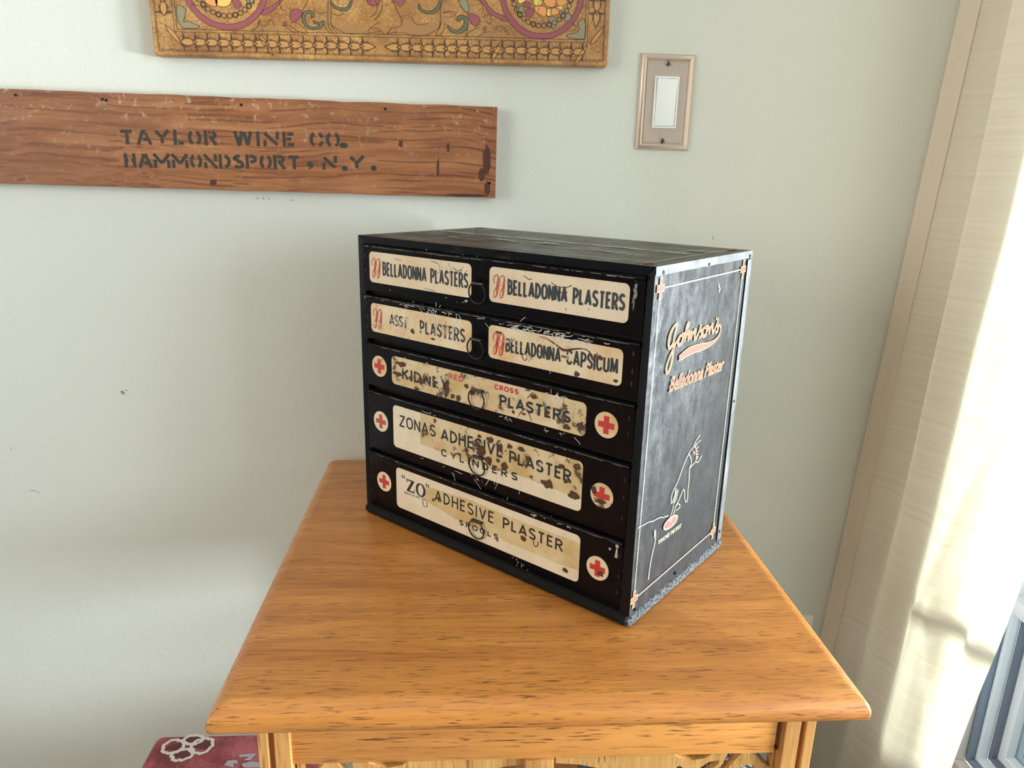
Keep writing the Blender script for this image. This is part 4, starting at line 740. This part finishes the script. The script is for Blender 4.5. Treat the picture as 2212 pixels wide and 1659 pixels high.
def jj(mb, x, z, s, f):
    """looped J & J monogram"""
    J_ = [(.16, .60), (.05, .74), (.14, .92), (.34, 1.0), (.46, .88), (.42, .60), (.38, .35), (.34, .12), (.22, .0), (.10, .06), (.14, .30), (.50, .58)]
    for ox in (0, .52): P, w__ = smooth_path([(x+(a+ox)*s*.66, z+b*s) for a, b in J_], 5, [.8, 1.1, 1.1, 1.1, 1.9, 3.2, 3.2, 2.0, 1.2, 1.0, .9, .8]); mb.ribbon(P, w__, f)
    mb.ribbon(smooth_path([(x+s*.30, z+s*.42), (x+s*.36, z+s*.55), (x+s*.32, z+s*.40), (x+s*.40, z+s*.42)], 3), .6, f)
drawers = [('D1', 277.2, 332.0), ('D2', 219.8, 273.2), ('D3', 161.6, 215.6), ('D4', 78.0, 156.2), ('D5', .4, 76.0)]
labels = ['top drawer with two clean cream labels', 'second drawer with two badly scratched labels', 'third drawer with one narrow rusted label between red crosses', 'fourth drawer with a tall label, half yellowed and rust-spotted', 'lowest drawer with a tall cream label and a tape stain']
DR = {}
for (k, z0, z1), lab in zip(drawers, labels):
    dr = M(); rings = []
    x0, x1 = .0062, xr(Z((z0+z1)/2))
    prof = [(.009, z0+.6), (.0022, z0+.4), (YD, z0+1.2), (YD, z1-5.2), (.0010, z1-4.2), (-.0004, z1-3.2), (-.0010, z1-2.0), (-.0006, z1-.8), (.0008, z1), (.004, z1), (.009, z1-.4)]
    for i in range(25):
        x = x0+(x1-x0)*i/24; e = .0003*noise.noise(v3(x*25, z1, 0)); rings.append([(x, y+(e if y < .004 else 0), Z(z)+(.0006*noise.noise(v3(x*12, z1, 5)) if z > z1-6 else 0)) for y, z in prof])
    dr.loft(rings); o = dr.build('drawer', BPF, cab, smooth=True, ang=40); o['label'] = lab; DR[k] = o
    # tray behind the front
    M().box(.0095, x1-.003, .0092, .0116, Z(z0+1.5), Z(z1-3)).build('drawer_tray', BP, o)
def labelplate(D_, x0, x1, z0, z1, mat):
    m_ = M(); P = rrect(x0, x1, z0, z1); m_.loft([[fl(0)(*p) for p in P], [fl(1.6)(*p) for p in P]]); return m_.build('label_plate', mat, DR[D_])
labelplate('D1', 17.0, 176.4, 288.5, 324.0, CR1); labelplate('D1', 201, 363.6, 288.4, 324.0, CR1)
labelplate('D2', 17.2, 177.4, 229.6, 264.0, CR2); labelplate('D2', 201, 361.2, 229.4, 264.3, CR2)
labelplate('D3', 51.3, 325.3, 171.4, 205.6, CR3); labelplate('D4', 51.8, 324.8, 91.7, 145.1, CR4); labelplate('D5', 55, 326.3, 12.7, 65.7, CR4)
tp_ = M(); tp_.poly([fl(2.2)(*p) for p in ((98, 106.5), (150, 104.2), (210, 105.5), (252, 109), (300, 106.5), (324.7, 105.5), (324.7, 139.5), (319, 145), (98, 145))]); tp_.build('yellowed_patch', CR5, DR['D4'])
tp_ = M(); tp_.poly([fl(2.2)(*p) for p in ((104, 36.5), (160, 27.5), (230, 26), (300, 25), (326.2, 27), (326.2, 58), (250, 57), (180, 59), (108, 55))]); tp_.build('yellowed_patch', CR6, DR['D5'])
tp_ = M(); tp_.poly([fl(2.3)(*p) for p in ((100, 229.8), (200.2-26, 229.8), (177, 233), (177, 250), (150, 246), (110, 240))]);
L3_ = fl(3)
def text(D_, s, a, b, hh, st, ink, gap=.20, **k):
    m_ = M(); letters(m_, s, a[0], a[1], b[0], b[1], hh, st, L3_, gap=gap, **k); return m_.build('lettering', BLKINK[ink], DR[D_])
text('D1', 'BELLADONNA PLASTERS', (40.8, 298.1), (171.0, 298.0), 16.0, 2.35, 'clean', .30); text('D1', 'BELLADONNA PLASTERS', (226.2, 298.0), (358.6, 299.2), 15.6, 2.6, 'clean', .30)
text('D2', 'ASST', (50.4, 241.9), (79, 241.6), 13.2, 2.0, 'heavy', .24); text('D2', 'PLASTERS', (100.6, 239.6), (167.2, 239.4), 15.0, 2.3, 'mid', .30)
text('D2', 'BELLADONNA', (225.0, 239.3), (292.0, 239.5), 14.8, 2.3, 'light', .28); text('D2', 'CAPSICUM', (300.6, 239.6), (355.8, 240.0), 15.2, 2.3, 'light', .28); text('D2', 'AND', (293.4, 245.2), (299.6, 245.2), 3.0, .5, 'light', .2)
text('D3', 'KIDNEY', (70.2, 180.2), (143.2, 180.0), 13.4, 2.7, 'heavy', .28); text('D3', 'PLASTERS', (218.8, 180.0), (306.6, 181.0), 12.4, 2.6, 'light', .26)
text('D4', 'ZONAS', (63.6, 120.0), (122.4, 120.8), 14.6, 2.1, 'clean', .26); text('D4', 'ADHESIVE', (132.8, 120.0), (222.8, 122.0), 14.8, 2.5, 'mid', .26); text('D4', 'PLASTER', (233.4, 120.2), (310.8, 119.6), 13.6, 2.5, 'light', .26); text('D4', 'CYLINDERS', (133.2, 100.8), (243.2, 101.7), 9.0, 1.8, 'clean', .46)
text('D5', 'ADHESIVE', (122.4, 41.3), (211.8, 41.2), 14.2, 2.0, 'clean', .30); text('D5', 'PLASTER', (226.6, 41.0), (304.4, 40.6), 13.2, 2.2, 'clean', .28); text('D5', 'SPOOLS', (161.4, 23.0), (218.8, 23.8), 6.8, 1.5, 'clean', .42)
# the "ZO" in slab capitals with quotation marks
zm = M()
for P, w_ in (([(73.5, 54.2), (86.6, 54.2)], 1.7), ([(73.5, 40.2), (86.8, 40.2)], 1.7), ([(74.0, 53.4), (74.0, 50.6)], 1.1), ([(86.3, 41.0), (86.3, 44.2)], 1.1)): zm.ribbon(P, w_, L3_)
zm.poly([L3_(*p) for p in ((82.2, 53.8), (86.6, 53.8), (78.2, 40.6), (73.6, 40.6))])
ov = oval(1.0); q = [(91.2+a*13, 39.4+b*15.6) for a, b in arc(.5, .5, .5, .5, 0, 360, 32)]; zm.ribbon(q, [1.3+2.3*abs(math.cos(2*math.pi*i/32)) for i in range(33)], L3_)
for bx_ in (66.2, 69.6): zm.disc((bx_, 55.0), 1.1, L3_, 12); zm.ribbon([(bx_-.8, 55.4), (bx_-.5, 57.2), (bx_+.8, 58.4)], .8, L3_)
for bx_ in (107.2, 110.6): zm.disc((bx_, 57.2), 1.1, L3_, 12); zm.ribbon([(bx_+.8, 56.8), (bx_+.5, 55.2), (bx_-.6, 54.0)], .8, L3_)
zm.build('lettering', BLKINK['light'], DR['D5'])
font_mesh('lettering', "REG'D U.S. PAT. OFF.", 3.4, lambda a, b: L3_(69.2+a, 34.6+b+a*.035), BLKINK['clean'], DR['D5'], spread=37, offset=.05)
for D_, x, z, s, mt in (('D1', 20.6, 294.2, 22.5, ORI), ('D1', 205.8, 293.6, 22.8, ORI), ('D2', 20.6, 234.6, 23, REDI), ('D2', 206.4, 234.2, 23, REDX)):
    m_ = M(); jj(m_, x, z, s, L3_); m_.build('monogram', mt, DR[D_])
m_ = M(); letters(m_, 'RED', 144.6, 195.2, 165.2, 194.9, 6.8, 1.5, L3_, gap=.3); m_.build('lettering', REDI, DR['D3'])
m_ = M(); letters(m_, 'CROSS', 210.8, 196.4, 241.8, 196.9, 5.8, 1.5, L3_, gap=.28); m_.build('lettering', REDX, DR['D3'])
for D_, x, z, mt in (('D3', 29.4, 188.2, CR2), ('D3', 348.0, 189.2, CR2), ('D4', 29.4, 118.2, CR4), ('D4', 347.8, 116.8, CR3), ('D5', 32.4, 39.2, CR1), ('D5', 348.0, 37.9, CR1)):
    m_ = M(); P = [(x+12.9*math.cos(2*math.pi*k/36), z+12.9*math.sin(2*math.pi*k/36)) for k in range(36)]; m_.loft([[fl(0)(*p) for p in P], [fl(1.6)(*p) for p in P]]); m_.build('round_label', mt, DR[D_])
    m_ = M(); a_, b_ = 2.9, 8.9; m_.poly([L3_(x+p, z+q) for p, q in ((-a_, -b_), (a_, -b_), (a_, -a_), (b_, -a_), (b_, a_), (a_, a_), (a_, b_), (-a_, b_), (-a_, a_), (-b_, a_), (-b_, -a_), (-a_, -a_))]); m_.build('red_cross', REDX if D_ != 'D4' or x > 100 else REDI, DR[D_])
# D-shaped wire pulls
for D_, x, z in (('D1', 187.4, 295.4), ('D2', 185.6, 236.4), ('D3', 187.8, 181.0), ('D4', 189.8, 105.0), ('D5', 189.6, 27.6)):
    pu = M(); r = .0112; P = [(x/1000+r*math.cos(math.radians(a)), -.0022-.001*math.cos(math.radians(a-90)), Z(z)+r*math.sin(math.radians(a))) for a in range(128, 128+285, 12)]
    P = P+[(x/1000+.0066, -.0018, Z(z)+.0094), (x/1000-.0066, -.0018, Z(z)+.0094)]; pu.tube(P, .00085, 8, closed=True); pu.build('ring_pull', WIRE, DR[D_], smooth=True, ang=60)
    st_ = M(); st_.box(x/1000-.0078, x/1000+.0078, -.0034, YD, Z(z)+.0084, Z(z)+.0112); st_.build('pull_staple', plain('staple_tin', (.035, .022, .018), .4), DR[D_], bevel=.0009)
# stamped slots at the drawer ends
for D_, zs in (('D1', (318, 302)), ('D2', (262, 246, 234)), ('D3', (201, 186)), ('D4', (140, 122, 100)), ('D5', (60, 38, 20))):
    for z in zs:
        for x in ((9.5,) if D_ in ('D1',) else (9.5, 371.5)):
            m_ = M(); m_.disc((x, z), .9, fl(.6), 10, 2.6); m_.build('stamped_slot', plain('slot_black', (.002, .002, .002), .3), DR[D_])
# stains, flakes and scratches with a shape of their own
def stains(D_, L, mat=RUST, layer=4, rough=.7):
    for i, (x, z, a, b) in enumerate(L): m_ = M(); blob(m_, (x, z), a, b, fl(layer+.03*i), x*.37+z, rough=rough); m_.build('stain', mat, DR[D_])
m_ = M(); P, w__ = smooth_path([(263, 262), (275, 261), (286, 257), (296, 253), (306, 255.5), (318, 258), (325, 256), (330, 250), (334, 257)], 4, [.3, .8, 1.6, 2.6, 1.8, 1.2, 1.5, 3.4, .5]); m_.ribbon(P, w__, fl(4)); m_.build('stain', RUST, DR['D2'])
m_ = M(); m_.ribbon(smooth_path([(245.5, 240), (246.5, 236.2), (249.5, 234.6), (252, 237), (251.5, 240)], 4), .8, fl(4)); m_.build('stain', RUST, DR['D2'])
stains('D2', [(312, 232.2, 3.2, 2.4), (337, 252, 3.4, 2.2), (88, 240, 3.5, 2.5), (215, 258, 4, 1.4), (120, 236, 3, 1.2), (355, 234, 2.4, 1.5)])
stains('D3', [(139, 181, 4.4, 7), (93, 173, 4.5, 2), (150, 176, 3.2, 3), (159, 176, 3, 3.6), (171, 192, 3.2, 2.5), (179, 186, 3, 2.8), (66, 198, 10, 3), (61, 185, 8, 2.2), (303, 176.5, 4, 3.4), (320, 182, 4.5, 4), (84, 184, 3, 3), (236, 177, 2.0, 2), (262, 199, 4.2, 2.4), (250, 178, 2.4, 1.4), (100, 184, 3.5, 5), (122, 184, 3, 2), (280, 186, 2.5, 2)])
m_ = M(); m_.ribbon(smooth_path([(242, 173), (247, 180), (252, 184), (257, 179), (260, 173)], 4), .9, fl(4)); m_.ribbon(smooth_path([(254, 196), (261, 203), (268, 198)], 3), .8, fl(4)); m_.build('stain', RUST, DR['D3'])
stains('D4', [(193, 121, 6, 6.5), (184, 129, 5, 4), (204, 114, 5, 4.5), (217, 118, 3, 2.5), (226, 113.6, 4.2, 5), (206, 139, 5, 3.6), (220, 134, 4, 5), (232, 138, 4, 3), (240, 126, 3.4, 2.4), (248, 139, 5, 2.4), (257, 130, 2.6, 3), (284, 110.6, 8.5, 5.2), (315, 107.6, 6.5, 4.6), (306, 120, 4, 2.6), (318, 139, 4, 3), (300, 134, 4, 2.4), (262, 112, 2, 1.4), (171, 118, 3, 3), (167, 131, 3, 2), (122, 141, 2, 2.4), (346, 110.5, 8, 3.4), (339, 120, 3, 5), (190, 139, 2.6, 2.2), (160, 110, 4, 1.4)])
stains('D5', [(120, 41, 3, 2.2), (128, 45, 2.4, 3.4), (254, 37.6, 4, 2.6), (310, 21, 4.4, 2.6), (352, 33, 4.2, 2.8), (252, 40, 1.6, 1.6), (218, 23, 2, 1)])
m_ = M(); m_.ribbon(smooth_path([(268, 44), (268.5, 37), (271, 34.4), (273.6, 37), (273.6, 41)], 4), 1.1, fl(4)); m_.ribbon(smooth_path([(101, 35), (102.5, 29), (106, 27.6), (108.5, 31), (108, 37)], 4), .8, fl(4)); m_.build('stain', RUST, DR['D5'])
def scratches(D_, L, w_=.45):
    m_ = M()
    for P in L: m_.ribbon(P, w_*random.uniform(.7, 1.5), fl(5))
    tag(m_.build('scratch', SCRW, DR[D_]), kind='stuff')
random.seed(3)
def burst(x, z, n_, rx, rz, L, tilt): 
    out = []
    for _ in range(n_):
        a = x+random.gauss(0, rx); b = z+random.gauss(0, rz); t = tilt+random.gauss(0, .35); l = L*random.uniform(.3, 1.2); p = [(a, b)]
        for k in range(3): t += random.gauss(0, .25); p.append((p[-1][0]+math.cos(t)*l/3, p[-1][1]+math.sin(t)*l/3))
        out.append(p)
    return out
scratches('D2', burst(62, 244, 26, 12, 7, 8, 1.9)+burst(122, 254, 34, 5, 7, 7, 1.7)+burst(148, 250, 20, 6, 8, 9, 1.9)+burst(28, 238, 8, 4, 3, 6, .3)+burst(80, 240, 10, 16, 4, 6, 2.2), .5)
scratches('D2', burst(120, 269, 30, 42, .9, 10, 0)+burst(262, 266, 40, 30, 1.6, 16, -.04)+burst(300, 262.5, 24, 14, 1.2, 9, -.05)+burst(205, 240, 4, 3, 3, 7, 0)+burst(250, 233, 10, 22, 3, 7, -.3)+burst(228, 250, 12, 7, 1.5, 7, 0)+burst(300, 250, 8, 6, 4, 6, .8), .55)
scratches('D3', burst(90, 200, 16, 14, 3, 4, .4)+burst(125, 178, 22, 9, 4, 4, 1.2)+burst(284, 192, 16, 12, 5, 10, .8)+burst(292, 205.5, 14, 9, .8, 5, 0)+burst(275, 168, 5, 20, 1, 8, -.3)+burst(228, 168, 6, 9, .8, 5, 0), .4)
scratches('D4', burst(110, 147, 8, 5, .7, 4, 0)+burst(278, 124, 10, 3, 5, 5, 1.5)+burst(90, 104, 4, 8, 4, 7, .1)+burst(170, 88, 7, 30, 2, 12, -.15)+burst(210, 86, 10, 18, 3, 10, 1.6), .35)
scratches('D5', burst(180, 73.5, 12, 20, .6, 5, 0)+burst(305, 73, 14, 16, 1.2, 6, 0)+burst(262, 70, 5, 4, .8, 10, 0)+burst(250, 9, 12, 10, 4, 2, 1.5), .5)
scratches('D1', burst(110, 283, 5, 50, 1, 3, 0)+burst(170, 284, 4, 3, 1, 5, .8)+burst(210, 332, 6, 100, .6, 3, 0), .45)
m_ = M()
for x, z, a, b in ((369, 318, 2.3, 7), (367.6, 307, 1.5, 6), (370, 326, 2.2, 2)): blob(m_, (x, z), a, b, fl(1.2), x+z, rough=.9)
m_.build('paint_loss', printed('bare_tin_patch', (.26, .23, .19), 1., 300, .5, .50), DR['D1'])
m_ = M(); blob(m_, (368.5, 69.6), 1.9, 2.2, fl(1.2), 3); m_.poly([fl(1.2)(*p) for p in ((367.6, 67), (369.2, 67), (369.6, 57), (366.4, 57))]); blob(m_, (360.6, 64), 1.4, 1.4, fl(1.2), 5); m_.build('paint_loss', plain('bare_tin_bright', (.52, .42, .37), .5), DR['D5'])
tn = M()
for L in ([(150, 318), (157, 314.5), (163, 317.5), (161, 314)], [(118, 322), (128, 320)], [(108, 291), (124, 290)], [(60, 319), (72, 318)]): tn.ribbon(L, .5, fl(4))
for i in range(26): x = random.uniform(125, 172); tn.ribbon([(x, random.uniform(305, 321)), (x+random.uniform(-2, 2), random.uniform(303, 320))][:2] if False else [(x, 312+random.uniform(-6, 9)), (x+random.uniform(-1.2, 1.2), 312+random.uniform(-6, 9))], .35, fl(2.4)) if i % 3 == 0 else tn.disc((x, 314+random.uniform(-8, 8)), random.uniform(.3, .7), fl(2.4), 6)
for L in ([(246, 319), (251, 316), (255, 317)], [(278, 316), (285, 313), (296, 313), (302, 316)], [(286, 309), (292, 307.5), (298, 309)], [(296, 287.5+6), (297, 298-6)]): tn.ribbon(L, .7, fl(4))
for x in (226, 237, 310, 322, 340, 349, 215): tn.disc((x, 296+((x*7) % 23)), .6, fl(4), 6)
tn.build('scratch', printed('dark_scratch', (.06, .03, .02), .5, 200, .7, .6), DR['D1'])

# rubbed wear and painted highlights along the rolled top edge of every drawer
GLINT_WEAR = plain('edge_glint_wear', (.17, .16, .155), .3, .6); GLINT_WEAR2 = plain('edge_glint_wear_bright', (.62, .60, .56), .35, .4)
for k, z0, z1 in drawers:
    for mt, cnt, lmax, wd in ((GLINT_WEAR, 46, 16, .5), (GLINT_WEAR2, 16 if k == 'D2' else 7, 4, .45)):
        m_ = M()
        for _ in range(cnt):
            x = random.uniform(8, 366) if mt is GLINT_WEAR else random.choice((random.uniform(8, 366), random.gauss(240, 60))); l = random.uniform(2, lmax); z = z1-2.1+random.gauss(0, .22); x1_ = min(x+l, 370)
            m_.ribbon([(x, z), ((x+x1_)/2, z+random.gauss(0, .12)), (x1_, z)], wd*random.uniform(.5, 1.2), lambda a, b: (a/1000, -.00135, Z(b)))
        tag(m_.build('bead_glint_wear', mt, DR[k]), kind='stuff')
# side decoration
def fs_(l): return lambda a, b: (w+.0004+.00016*l, a/1000, Z(b))
CRL = printed('cream_line', (.80, .72, .42), .8, 60, .5, .64); RDL = printed('soft_red', (.62, .11, .08), .8, 60, .5, .65); ORL = printed('ochre_line', (.74, .46, .20), .6, 80, .5, .66)
m_ = M(); C4 = [(10.8, 321.8), (193.5, 323.1), (189.1, 20.1), (6.4, 17.0)]
for i in range(4): m_.ribbon([C4[i], C4[(i+1) % 4]], 1.3 if i % 2 == 0 else .9, fs_(1))
m_.build('border_line', CRL, cab)
def cross2(mb, x, z, s, f, tt): a_, b_ = s*.26, s; mb.poly([f(x+p*.72, z+q*1.05) for p, q in ((-a_-tt, -b_-tt), (a_+tt, -b_-tt), (a_+tt, -a_-tt), (b_+tt, -a_-tt), (b_+tt, a_+tt), (a_+tt, a_+tt), (a_+tt, b_+tt), (-a_-tt, b_+tt), (-a_-tt, a_+tt), (-b_-tt, a_+tt), (-b_-tt, -a_-tt), (-a_-tt, -a_-tt))])
for x, z in C4:
    a = M(); cross2(a, x, z, 8.2, fs_(2), 1.1); a.build('cross_outline', ORL, cab); a = M(); cross2(a, x, z, 8.2, fs_(3), 0); a.build('red_cross', RDL, cab)
jo = M(); ji = M()
for P, w_ in D['JOHN']: S_ = smooth_path([tuple(p) for p in P], 6); n_ = len(S_); ws = [w_*(.75+.4*math.sin(math.pi*i/(n_-1))) for i in range(n_)]; jo.ribbon(S_, [x+1.3 for x in ws], fs_(2)); ji.ribbon(S_, [x*.85 for x in ws], fs_(3))
P, W_ = D['SWOOSH']; S_, ws = smooth_path([tuple(p) for p in P], 6, W_); jo.ribbon(S_, [x*1.25+1.2 for x in ws], fs_(2)); ji.ribbon(S_, [x*1.2 for x in ws], fs_(3))
for P in D['TICKS']: jo.ribbon(P, .9, fs_(2))
jo.build('script_outline', ORL, cab); ji.build('script_lettering', RDL, cab)
def fbell(l): return lambda a, b: fs_(l)(43.0+a, 220.6+b-a*.018)
font_mesh('lettering_outline', 'Belladonna Plaster', 20.5, fbell(2), ORL, cab, shear=.33, spread=126, offset=.42); font_mesh('lettering', 'Belladonna Plaster', 20.5, fbell(3), RDL, cab, shear=.33, spread=126, offset=-.10)
hd = M()
for P in D['HAND']: hd.ribbon(smooth_path([tuple(p) for p in P], 5), .95, fs_(2))
O_ = [tuple(p) for p in D['OVAL']]; hd.ribbon(O_+[O_[0]], 1.5, fs_(2)); hd.build('hand_drawing', CRL, cab)
ho = M(); ho.poly([fs_(1.5)(*p) for p in O_]); 
for P in D['STAR']: ho.ribbon(P, 1.1, fs_(2))
ho.build('red_spot', RDL, cab)
(ax, az), (bx_, bz_) = D['TOUCH']
font_mesh('lettering', 'TOUCHES THE SPOT', 6.6, lambda a, b: fs_(2)(ax+a, az+b+a*(bz_-az)/(bx_-ax)), CRL, cab, shear=.2, spread=bx_-ax, offset=.06)
sc_ = M()
for P, w_ in D['SCRATCH']+D['SC2']:
    Q = smooth_path([tuple(p) for p in P], 5); sc_.ribbon([(a+.5*noise.noise(v3(a, b, 0)), b+.9*noise.noise(v3(a, b, 4))) for a, b in Q], w_, fs_(2))
sc_.build('scratch', plain('chipped_white', (.75, .74, .72), .5), cab)

# top print: pinstripe border, corner crosses, slanted line of lettering read from behind
def ft_(l): return lambda a, b: (a/1000, b/1000, H+.0008+.0001*l)
CRT = printed('cream_top_print', (.62, .56, .40), .75, 60, .5, .60)
m_ = M(); Q = [(14, 17), (w*1000-16, 17), (w*1000-16, d*1000-17), (14, d*1000-17), (14, 17)]; m_.ribbon(Q, 1.0, ft_(1)); m_.build('border_line', CRT, cab)
for x, z in Q[:4]:
    a = M(); cross2(a, x, z, 9, ft_(2), 0); a.build('red_cross', printed('faded_red', (.40, .13, .07), .7, 70, .5, .6), cab)
font_mesh('lettering', 'Your Physician Prescribes these Plasters', 17, lambda a, b: ft_(2)(366-a, 122-b), CRT, cab, shear=.35, spread=352, offset=.25)
TW = printed('top_wear', (.42, .40, .33), 1., 150, .5, .50)
for i, (x, z, a, b) in enumerate(((96, 66, 9, 5), (150, 84, 16, 7), (176, 78, 20, 3), (205, 92, 12, 7), (300, 70, 32, 3), (330, 62, 20, 2), (352, 150, 16, 6), (120, 60, 5, 3), (250, 60, 12, 2))): m_ = M(); blob(m_, (x, z), a, b, ft_(2), i*3.1, rough=1.2); m_.build('paint_loss', TW, cab)
'''END'''
